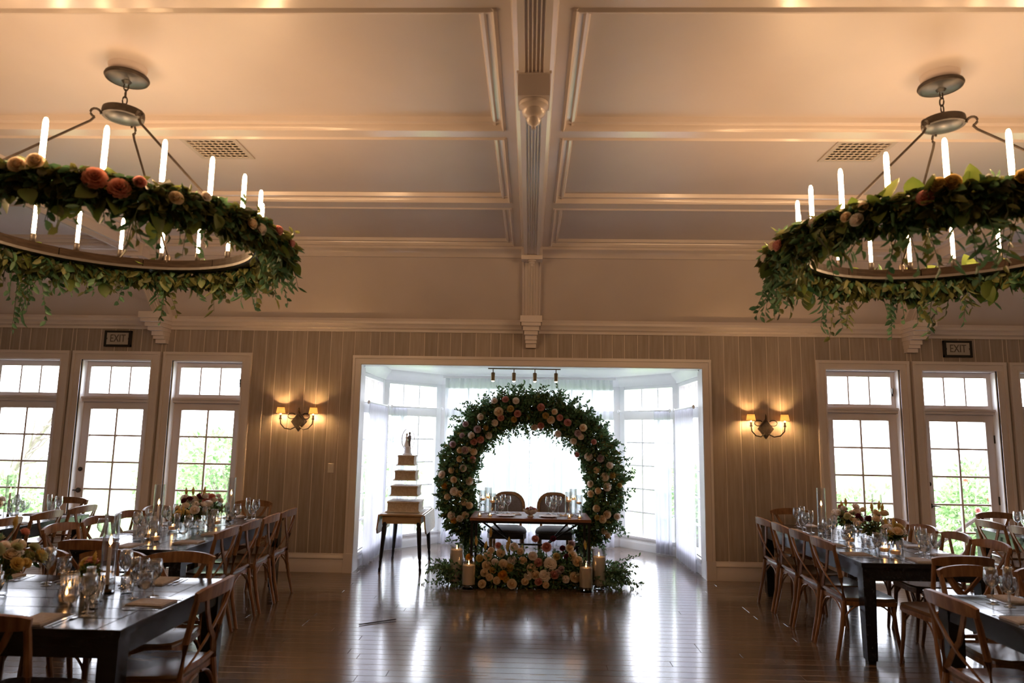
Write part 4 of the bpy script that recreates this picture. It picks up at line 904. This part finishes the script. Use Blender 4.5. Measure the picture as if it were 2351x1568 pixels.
# ================================================================== DINING TABLES, CHAIRS AND PLACE SETTINGS
def make_chair():
    t = thing('crossback_chair', 'x', 'chair')
    # seat: rounded trapezoid, slightly dished
    out = []
    for (x, y_) in ((-.195, -.20), (.195, -.20), (.215, -.05), (.228, .12), (.205, .20), (.13, .225), (-.13, .225), (-.205, .20), (-.228, .12), (-.215, -.05)): out.append((x, y_))
    k = len(out); vs = [(x, y_, .43) for x, y_ in out]+[(x, y_, .452) for x, y_ in out]+[(x*.96, y_*.96, .462) for x, y_ in out]+[(x*.55, y_*.55, .452) for x, y_ in out]+[(0, 0, .449)]
    fs = [tuple(range(k))[::-1]]+[(a*k+j, a*k+(j+1) % k, (a+1)*k+(j+1) % k, (a+1)*k+j) for a in range(3) for j in range(k)]+[(3*k+j, 3*k+(j+1) % k, 4*k) for j in range(k)]
    b = MB(); b._add(vs, fs); ob('seat', b, 'seat', t)
    so = MB(); so._add([(x*1.02, y_*1.02, z_) for z_ in (.405, .436) for x, y_ in out], [tuple(range(k))[::-1], tuple(range(k, 2*k))]+[(j, (j+1) % k, k+(j+1) % k, k+j) for j in range(k)])
    ob('seat_rim', so, 'oak', t)
    for s in (-1, 1):
        ob('back_leg', MB().tube([(s*.205, -.285, 0), (s*.198, -.235, .22), (s*.193, -.205, .44), (s*.198, -.225, .62), (s*.205, -.262, .80), (s*.207, -.275, .845)], [.0145, .017, .019, .018, .016, .015], 8), 'oak', t)
        ob('front_leg', MB().tube([(s*.212, .225, 0), (s*.198, .195, .22), (s*.188, .18, .43)], [.0125, .016, .019], 8), 'oak', t)
    # top rail, bowed and crowned
    pts = []; n = 12
    for i in range(n+1):
        u = -1+2*i/n; pts.append((u*.222, -.272-.045*(1-u*u), .852+.014*(1-u*u)))
    ob('top_rail', MB().band(pts, [.045+.028*(1-(-1+2*i/n)**2)**.5 for i in range(n+1)], .024, (0, -.12, 1)), 'oak', t)
    # crossed bentwood slats
    for s in (-1, 1):
        pl = [(s*.150, -.298, .83), (s*.115, -.290, .76), (s*.045, -.272+s*.004, .665), (-s*.03, -.262+s*.004, .60), (-s*.11, -.235, .525), (-s*.178, -.212, .47)]
        ob('cross_slat', MB().band(pl, .026, .011, (1, 0, .35*s)), 'oak', t)
    ob('back_rail', MB().band([(-.192, -.207, .475), (0, -.225, .478), (.192, -.207, .475)], .022, .016, (0, 0, 1)), 'oak', t)
    # curved braces under the seat
    for (a, c_) in (((-.2, .2), (.2, .2)), ((-.2, -.22), (.2, -.22)), ((-.2, -.22), (-.2, .2)), ((.2, -.22), (.2, .2))):
        b = MB(); A = Vector((*a, 0)); B = Vector((*c_, 0)); m_ = (A+B)/2
        for P_ in (A, B):
            d = (m_-P_); arc = []
            for i in range(7):
                q = i/6*PI/2; arc.append(P_*.985+d*.86*(1-math.cos(q))+Vector((0, 0, .245+.172*math.sin(q))))
            b.tube(arc, .0075, 6)
        ob('brace', b, 'oak', t)
    return t
CH = make_chair()
def chair(x, y_, ang, label, group): return place(CH, (x, y_, 0), rad(ang)+rad(U(-2.5, 2.5)), label, group)

def dining_table(cx_, cy_, L, Wd, rz, label):          # long axis local y
    t = thing('dining_table', label, 'table', (cx_, cy_, 0), rz); H = .765; hw, hl = Wd/2, L/2
    n = 6
    for i in range(n):
        x0 = -hw+Wd*i/n; ob('plank', MB().bbox(x0+.0015, x0+Wd/n-.0015, -hl+.122, hl-.122, H-.035, H, .003), 'black', t)
    for s in (-1, 1):
        o = ob('end_board', MB().bbox(-.06, .06, -hw, hw, H-.035, H, .003), 'black', t, (0, s*(hl-.06), 0), (0, 0, rad(90)))
    for s in (-1, 1):
        ob('apron', MB().box(min(s*(hw-.045), s*(hw-.02)), max(s*(hw-.045), s*(hw-.02)), -hl+.05, hl-.05, H-.135, H-.035), 'black', t, smooth=False)
        ob('apron', MB().box(-hw+.05, hw-.05, min(s*(hl-.045), s*(hl-.02)), max(s*(hl-.045), s*(hl-.02)), H-.135, H-.035), 'black', t, smooth=False)
        for q in (-1, 1):
            x0, y0 = s*(hw-.06), q*(hl-.06); b = MB(); vs = []
            for hz, r in ((0, .028), (.03, .030), (.031, .038), (.5, .047), (H-.035, .048)): vs += [(x0-r, y0-r, hz), (x0+r, y0-r, hz), (x0+r, y0+r, hz), (x0-r, y0+r, hz)]
            b._add(vs, [(i*4+j, i*4+(j+1) % 4, i*4+4+(j+1) % 4, i*4+4+j) for i in range(4) for j in range(4)]+[(3, 2, 1, 0), (16, 17, 18, 19)])
            ob('leg', b, 'black', t, smooth=False)
    return t
TZ = .765
# tableware prototypes ------------------------------------------------
def glassobj(name, cat, prof, n=18):
    return tag(ob(name, MB().lathe(prof, n), 'glass', smooth=True), 'x', cat)
def stem(fr, sr, h0, bowl, th=.0016):                  # foot radius, stem radius, stem height, bowl profile (outer)
    p = [(0, 0), (fr, 0), (fr, .002), (fr*.35, .006), (sr, .014), (sr, h0*.6), (sr*1.05, h0-.006)]+bowl
    inner = [(max(0, r-th), z_+(.002 if i == 0 else 0)) for i, (r, z_) in enumerate(bowl)][::-1]
    return p+inner+[(0, bowl[0][1]+.003)]
def glassobj(name, cat, prof, n=18): return tag(ob(name, MB().lathe(prof, n), 'stemware', smooth=True), 'x', cat)
GW = glassobj('wine_glass', 'glass', stem(.034, .004, .09, [(.008, .092), (.028, .108), (.040, .135), (.0405, .16), (.036, .19), (.032, .205)]))
GG = glassobj('water_goblet', 'glass', stem(.036, .007, .055, [(.010, .058), (.032, .07), (.041, .095), (.042, .12), (.039, .15), (.038, .155)]))
GF = glassobj('champagne_flute', 'glass', stem(.030, .004, .095, [(.007, .097), (.018, .112), (.024, .15), (.0245, .18), (.021, .225)]))
GT = glassobj('tumbler', 'glass', [(0, 0), (.030, 0), (.033, .01), (.037, .095), (.0355, .095), (.031, .014), (0, .014)])
for g_ in (GW, GG, GF, GT): g_.location = (0, 0, -50)
def cut(nm, f): o = tag(ob(nm, f(MB()), 'silver'), 'x', nm.split('_')[-1]); o.location = (0, 0, -50); return o
def fork_(b):
    b.band([(0, -.095, .002), (0, -.02, .003), (0, .03, .005), (0, .045, .004)], [.010, .006, .007, .016], .0022, (1, 0, 0))
    b.band([(0, .045, .004), (0, .058, .003)], [.018, .020], .002, (1, 0, 0))
    for x in (-.0075, -.0025, .0025, .0075): b.band([(x, .057, .003), (x, .095, .004)], .003, .0018, (1, 0, 0))
    return b
FK = cut('fork', fork_)
KN = cut('knife', lambda b: b.band([(0, -.11, .003), (0, -.03, .003), (0, -.005, .003), (0, .02, .003), (.002, .10, .003), (.005, .115, .003)], [.012, .013, .009, .015, .015, .004], .0025, (1, 0, 0)))
SP = cut('spoon', lambda b: b.band([(0, -.095, .002), (0, -.02, .003), (0, .03, .006), (0, .04, .005), (0, .06, .003), (0, .08, .004), (0, .09, .005)], [.010, .006, .006, .018, .028, .022, .006], .0022, (1, 0, 0)))
NPm = MB().bbox(-.075, .075, -.105, .105, 0, .006, .003).bbox(-.074, .074, -.104, .104, .006, .012, .003).bbox(-.06, .06, -.09, .09, .012, .0145, .001)
NP = tag(ob('folded_napkin', NPm, 'napkin'), 'x', 'napkin'); NP.location = (0, 0, -50)
def setting(x, y_, ang, tname, where, ds=.86):
    # ang: direction (deg) the diner looks, from the table edge point (x, y_)
    R_ = rad(ang); d = Vector((math.cos(R_), math.sin(R_), 0)); r_ = Vector((d.y, -d.x, 0)); rz = R_-PI/2; P0 = Vector((x, y_, TZ))
    def put(pr, f, rr, dr, lab, grp): place(pr, P0+d*f+r_*rr, rz+dr, '%s, %s, %s' % (lab, where, tname), grp+' on the '+tname)
    put(NP, .13, 0, U(-.08, .08), 'folded taupe napkin', 'folded napkins')
    put(FK, .125, -.098, U(-.03, .03), 'inner silver fork', 'forks'); put(FK, .12, -.13, U(-.03, .03), 'outer silver fork', 'forks')
    put(KN, .125, .10, U(-.03, .03), 'silver knife', 'knives'); put(SP, .12, .132, U(-.03, .03), 'silver spoon', 'spoons')
    j = lambda: U(-.008, .008)
    put(GG, .27*ds+j(), .07+j(), 0, 'clear water goblet', 'water goblets'); put(GW, .27*ds+j(), .165+j(), 0, 'clear stemmed wine glass', 'wine glasses')
    put(GF, .27*ds+.075+j(), .115+j(), 0, 'tall champagne flute', 'champagne flutes')
def taper(x, y_, label, h=.40, gh=.45):
    v = thing('glass_chimney', 'glass chimney around the taper candle '+label, 'candle chimney', (x, y_, TZ), group='glass chimneys on the tables')
    ob('glass_tube', MB().lathe([(.042, .008), (.042, gh), (.0405, gh), (.0405, .008)], 24), 'thin', v); ob('foot', MB().lathe([(0, 0), (.044, 0), (.044, .006), (.042, .009), (0, .009)], 20), 'glass', v)
    c = thing('taper_candle', 'slim lit taper candle '+label, 'candle', (x, y_, TZ+.009), group='taper candles on the tables')
    ob('holder', MB().lathe([(0, 0), (.028, 0), (.03, .006), (.012, .012), (.014, .04), (0, .04)], 12), 'bronze', c)
    ob('wax', MB().lathe([(0, .03), (.011, .03), (.0095, h*.62), (.004, h*.64), (0, h*.64)], 12), 'wax', c)
    ob('flame', MB().lathe([(0, 0), (.007, .010), (.009, .02), (.005, .036), (0, .052)], 10, (0, 0, h*.64+.004)), 'flame', c)
def votive(x, y_, label, kind=0):
    v = thing('votive_glass', ('ribbed ' if kind else '')+'clear glass votive cup '+label, 'votive', (x, y_, TZ), group='votive cups on the tables')
    if kind:
        b = MB(); n = 40; pr = [(.03, 0), (.042, .004), (.046, .02), (.046, .125), (.043, .13)]; b.lathe(pr+[(.041, .128), (.042, .02), (.038, .0135), (0, .013)], n)
        for i in range(len(b.v)):
            X_, Y_, Z_ = b.v[i]; a = math.atan2(Y_, X_); q = 1+.03*math.cos(a*20); b.v[i] = (X_*q, Y_*q, Z_)
        ob('ribbed_cup', b, 'thin', v)
    else: ob('cup', MB().lathe([(0, 0), (.028, 0), (.042, .02), (.046, .05), (.044, .085), (.042, .085), (.043, .05), (.040, .024), (.034, .014), (0, .013)], 24), 'thin', v)
    z0 = .014
    c = thing('votive_candle', 'short lit votive candle '+label, 'candle', (x, y_, TZ+z0), group='votive candles on the tables')
    ob('wax', MB().lathe([(0, 0), (.031, .0005), (.036, .014), (.0365, .03), (.03, .031), (0, .029)], 18), 'wax', c)
    ob('flame', MB().lathe([(0, 0), (.005, .007), (.007, .014), (.004, .026), (0, .038)], 10, (0, 0, .031)), 'flame', c)
def bouquet(x, y_, label, R0=.16, Hh=.26, n=14, pal='wccgpkby', seed=1, vase='glass', plumes=2):
    t = thing('flower_centrepiece', label, 'flowers', (x, y_, TZ), group='table flower arrangements')
    if vase == 'glass': ob('vase', MB().lathe([(0, 0), (.04, 0), (.045, .01), (.042, .05), (.05, .11), (.0485, .11), (.04, .05), (.042, .015), (0, .012)], 20), 'thin', t)
    else: ob('vase', MB().lathe([(0, 0), (.038, 0), (.040, .006), (.040, .115), (.036, .118), (.034, .10), (0, .10)], 18), 'stone', t)
    LV = Leaves(); LO = Leaves(); ST = MB(); top = Vector((0, 0, .10))
    for i in range(n):
        a = U(0, 6.28); rr = R0*math.sqrt(U(.05, .85)); p = Vector((rr*math.cos(a), rr*math.sin(a), U(.55, 1)*Hh*(1.05-.45*rr/R0)+.05)); d = (p-top).normalized()+rv()*.25
        c = random.choice(pal); k = random.choice(('rose', 'rose', 'dahlia')); bloom(t, p, d, U(.030, .05), c, k)
        ST.tube([top*.3, top+(p-top)*.5+Vector((0, 0, .02)), p-d*.02], .002, 4, cap=False)
    for i in range(plumes):
        a = U(0, 6.28); p = Vector((.5*R0*math.cos(a), .5*R0*math.sin(a), Hh*U(.95, 1.15))); bloom(t, p, Vector((p.x, p.y, Hh*2)), .033, 'y', 'plume'); ST.tube([top, p], .002, 4, cap=False)
    for i in range(20): sprig(LV if i % 2 else LO, ST, top, rv()*.8+Vector((0, 0, .9)), U(.12, .22)*R0/.16, 9, .05, .5)
    LV.build('foliage', 'leaf', t); LO.build('olive_foliage', 'leaf2', t); ob('stems', ST, 'stem', t)['kind'] = 'stuff'

ORD = ('first', 'second', 'third', 'fourth')
def long_table(cx_, y0, y1, s, nm, chairs_in, chairs_out, heads, label, tin):
    """table along the room; s = side sign; the aisle side faces the room centre"""
    Wd = 1.02; hw = Wd/2; dining_table(cx_, (y0+y1)/2, y1-y0, Wd, 0, label)
    for q, yy in enumerate(sorted(chairs_in, reverse=True)):
        w = 'aisle side %s from wall' % ORD[q]; chair(cx_-s*(hw-tin), yy, -90*s, 'oak cross-back chair, %s, %s' % (w, nm), 'aisle side chairs, '+nm); setting(cx_-s*hw, yy, 0 if s > 0 else 180, nm, w)
    for q, yy in enumerate(sorted(chairs_out, reverse=True)):
        w = 'window side %s from wall' % ORD[q]; chair(cx_+s*(hw-.04), yy, 90*s, 'oak cross-back chair, %s, %s' % (w, nm), 'window side chairs, '+nm); setting(cx_+s*hw, yy, 180 if s > 0 else 0, nm, w)
    for xx, far in heads:
        w = 'wall end' if far else 'room end'
        chair(xx, y1+.13 if far else y0-.12, 180 if far else 0, 'oak cross-back chair at the %s, %s' % (w, nm), 'end chairs, '+nm); setting(xx, y1 if far else y0, -90 if far else 90, nm, w, .72)
N2, N1, N3 = 'long cake-side table', 'crosswise cake-side table', 'cake-side window table'
M1, M2, M3 = 'long table opposite the cake', 'crosswise table opposite the cake', 'window table opposite the cake'
long_table(-3.24, 5.50, 7.74, -1, N2, (5.86, 6.36, 6.86, 7.36), (5.88, 6.38, 6.87, 7.36), ((-3.24, 0), (-3.24, 1)), 'long black wooden dining table beside the sconce wall, cake side', .09)
long_table(3.11, 5.58, 7.94, 1, M1, (5.95, 6.43, 6.91, 7.40), (5.96, 6.45, 6.95, 7.45), ((3.13, 0), (3.09, 1)), 'long black wooden dining table beside the sconce wall, opposite the cake', .13)
long_table(-5.40, 5.40, 7.66, -1, N3, (6.20, 6.76, 7.31), (6.25, 6.80, 7.32), ((-5.40, 1),), 'long black wooden dining table by the windows on the cake side', .12)
long_table(5.47, 5.60, 7.95, 1, M3, (6.46, 6.98, 7.50), (7.0, 7.5), ((5.47, 1),), 'long black wooden dining table by the windows opposite the cake', .16)
dining_table(-3.10, 3.915, 2.36, 1.17, rad(90), 'black wooden dining table set crosswise on the cake side')
dining_table(3.72, 3.93, 2.36, 1.16, rad(90), 'black wooden dining table set crosswise opposite the cake')
chair(-1.98, 3.83, 90, 'oak cross-back chair at the aisle end, '+N1, 'chairs, '+N1); setting(-1.92, 3.83, 180, N1, 'aisle end', .8)
for q, xx in enumerate((-2.30, -2.78, -3.30)): w = 'arch side %s from aisle' % ORD[q]; chair(xx, 4.36, 180, 'oak cross-back chair, %s, %s' % (w, N1), 'chairs, '+N1); setting(xx, 4.5, -90, N1, w)
for q, xx in enumerate((-2.40, -2.90)): w = 'room side %s from aisle' % ORD[q]; chair(xx, 3.36, 0, 'oak cross-back chair, %s, %s' % (w, N1), 'chairs, '+N1); setting(xx, 3.33, 90, N1, w)
chair(2.54, 3.88, -90, 'oak cross-back chair at the aisle end, '+M2, 'chairs, '+M2); setting(2.54, 3.88, 0, M2, 'aisle end', .8)
for q, xx in enumerate((2.92, 3.42)): w = 'arch side %s from aisle' % ORD[q]; chair(xx, 4.45, 180, 'oak cross-back chair, %s, %s' % (w, M2), 'chairs, '+M2); setting(xx, 4.51, -90, M2, w)
# centrepieces, candles
bouquet(-2.98, 3.92, 'large cream, yellow and pink flower centrepiece on the '+N1, .20, .36, 26, 'wcggkycb', plumes=3)
bouquet(-3.45, 3.8, 'white and green flower centrepiece at the window end of the '+N1, .17, .30, 16, 'wgc')
votive(-2.60, 3.96, 'on the '+N1, 1); votive(-2.50, 3.79, 'in front of the flowers on the '+N1); taper(-2.44, 4.05, 'on the '+N1)
bouquet(-2.58, 4.10, 'single dusty bud vase stem on the '+N1, .04, .17, 2, 'py', vase='stone', plumes=1)
bouquet(-3.25, 6.72, 'white, yellow and burgundy flower centrepiece on the '+N2, .17, .34, 22, 'wwwcbw', plumes=3)
bouquet(-3.26, 7.12, 'pink and white flower stems in a mottled grey vase on the '+N2, .12, .30, 9, 'wkp', vase='stone', plumes=0)
bouquet(-3.20, 6.38, 'small yellow and cream posy on the '+N2, .09, .20, 7, 'ycw')
taper(-3.34, 6.22, 'amid the '+N2); taper(-3.15, 7.30, 'near wall, '+N2)
for k, (x, y_) in enumerate(((-3.16, 5.88), (-3.30, 6.04), (-3.34, 6.50), (-3.13, 6.95))): votive(x, y_, ('nearest the crosswise table', 'beside the taper candle', 'beside the large centrepiece', 'beside the grey vase')[k]+' on the '+N2, k % 2)
bouquet(3.11, 6.88, 'dusty cream and yellow flower centrepiece on the '+M1, .14, .32, 24, 'ccwpgb', plumes=2)
bouquet(3.12, 6.42, 'tall yellow and burgundy flower centrepiece on the '+M1, .15, .34, 16, 'cwpbc', plumes=3)
bouquet(3.15, 6.17, 'loose small cream posy on the '+M1, .10, .22, 8, 'cwy')
taper(3.02, 7.30, 'near wall, '+M1); taper(3.26, 6.63, 'amid the '+M1)
for k, (x, y_) in enumerate(((3.05, 5.94), (3.02, 6.06), (2.99, 6.62), (3.2, 7.12))): votive(x, y_, ('nearest the crosswise table', 'beside the loose posy', 'beside the dusty centrepiece', 'near the wall end')[k]+' on the '+M1, 0)
bouquet(-5.42, 6.85, 'white flower centrepiece on the '+N3, .15, .30, 12, 'wcg'); taper(-5.40, 7.12, 'on the '+N3); votive(-5.36, 6.55, 'on the '+N3)
bouquet(5.45, 7.2, 'pale flower centrepiece on the '+M3, .14, .26, 10, 'wcg')
GTW = ('beside the end votive', 'beside the large centrepiece', 'beside the grey vase')
for q, (x, y_) in enumerate(((-3.33, 5.90), (-3.10, 6.56), (-3.36, 6.98))): place(GT, (x, y_, TZ), 0, 'low clear tumbler %s on the %s' % (GTW[q], N2), 'tumblers on the '+N2)
GTW = ('beside the tall flowers', 'beside the loose posy', 'between the two centrepieces', 'beside the dusty centrepiece', 'beside the wall end taper')
for q, (x, y_) in enumerate(((3.27, 6.30), (2.96, 6.26), (2.96, 6.72), (3.26, 6.98), (3.0, 7.12))): place(GT, (x, y_, TZ), 0, 'low clear tumbler %s on the %s' % (GTW[q], M1), 'tumblers on the '+M1)
GTW = ('nearest the aisle', 'beside the small votive', 'beside the taper')
for q, (x, y_) in enumerate(((-2.30, 3.70), (-2.37, 3.85), (-2.32, 4.05))): place(GT, (x, y_, TZ), 0, 'low clear tumbler %s on the %s' % (GTW[q], N1), 'tumblers on the '+N1)
place(GT, (2.93, 4.05, TZ), 0, 'low clear tumbler on the '+M2, 'tumblers on the '+M2)
# sweetheart table top
SN = 'walnut table'
for s, nm in ((-1, 'nearer the cake'), (1, 'farther from the cake')):
    cx_ = .02+s*.52
    for k, (dx, dy, h) in enumerate(((-.06, .05, .27), (.06, .0, .24), (.0, .14, .30))):
        v = thing('glass_cylinder', '%s water cylinder on the %s, end %s' % (('middle-height', 'shortest', 'tallest')[k], SN, nm), 'candle cylinder', (cx_+dx, 8.42+dy, TZ), group='cylinders on the walnut table end '+nm)
        ob('glass_tube', MB().lathe([(0, 0), (.043, 0), (.043, h), (.041, h), (.041, .008), (0, .008)], 22), 'thin', v)
        c = thing('floating_candle', 'floating candle in the %s water cylinder, %s end %s' % (('middle-height', 'shortest', 'tallest')[k], SN, nm), 'candle', (cx_+dx, 8.42+dy, TZ+h*.62), group='floating candles on the walnut table end '+nm)
        ob('wax', MB().lathe([(0, -.02), (.03, -.012), (.036, .006), (.03, .009), (0, .008)], 16), 'wax', c); ob('flame', MB().lathe([(0, .008), (.005, .015), (.007, .022), (.004, .034), (0, .045)], 8), 'flame', c)
    gx = .02+s*.31
    for pr, dx, dy, lb in ((GW, -.09, .10, 'clear stemmed wine glass'), (GW, .03, .12, 'clear stemmed wine glass'), (GF, -.02, .06, 'tall champagne flute'), (GG, -.04, -.03, 'clear water goblet')):
        place(pr, (gx+dx, 8.42+dy, TZ), 0, '%s%s on the %s, half %s' % (lb, (' nearer the bowl' if (dx < -.05) == (s > 0) else ' nearer the cylinders') if pr is GW else '', SN, nm), 'glasses on the %s' % SN)
    b = MB(); nq = 12
    vs = [(-.085+.17*i/nq, w_*(.03+.014*math.sin(i*1.9)), .022*(.6+.4*math.sin(i*1.3+1))*(1 if w_ == 0 else .25)+.004) for i in range(nq+1) for w_ in (-1, -.5, 0, .5, 1)]
    b._add(vs, [(i*5+j, i*5+j+1, i*5+5+j+1, i*5+5+j) for i in range(nq) for j in range(4)]); b.box(-.08, .08, -.028, .028, 0, .006)
    tag(ob('rolled_napkin', b, 'white_linen', None, (gx+.12, 8.36, TZ), (0, 0, U(-.3, .3)), smooth=True), 'gathered white napkin on the %s, half %s' % (SN, nm), 'napkin', 'white napkins on the walnut table')
    tag(ob('dinner_plate', MB().lathe([(0, .004), (.07, .004), (.11, .016), (.112, .014), (.07, 0), (0, 0)], 28), 'porcelain', None, (gx+.02-.12*(s > 0), 8.22, TZ)), 'flat pale plate on the %s, half %s' % (SN, nm), 'plate', 'plates on the walnut table')
    for k, dx in enumerate((.05, -.07)):
        v = tag(ob('tea_light', MB().lathe([(0, 0), (.026, 0), (.03, .03), (.028, .03), (.024, .004), (0, .004)], 16), 'thin', None, (cx_+dx, 8.12, TZ)), 'small tea light cup on the %s, end %s, %s' % (SN, nm, 'inner one' if (dx > 0) == (s < 0) else 'outer one'), 'tea light', 'tea lights end '+nm)
        ob('wax', MB().lathe([(0, .004), (.022, .004), (.023, .018), (0, .017)], 12), 'wax', v); ob('flame', MB().lathe([(0, .017), (.004, .023), (.005, .03), (0, .044)], 8), 'flame', v)
bw_ = thing('flower_bowl', 'footed stone bowl filled with small flowers in the middle of the walnut table', 'bowl', (.02, 8.24, TZ))
ob('bowl', MB().lathe([(0, 0), (.04, 0), (.038, .008), (.022, .016), (.05, .03), (.085, .062), (.088, .085), (.083, .085), (.078, .065), (0, .04)], 24), 'stone', bw_)
for i in range(12): a = U(0, 6.28); r = .06*math.sqrt(U(0, 1)); bloom(bw_, (r*math.cos(a), r*math.sin(a), .08+.02*(1-r/.06)), (r*math.cos(a)*4, r*math.sin(a)*4-.2, 1), .022, random.choice('ppmwb'))
for o in list(bpy.data.objects):
    if '_used' in o: del o['_used']
    elif o.location.z < -40: bpy.data.objects.remove(o)
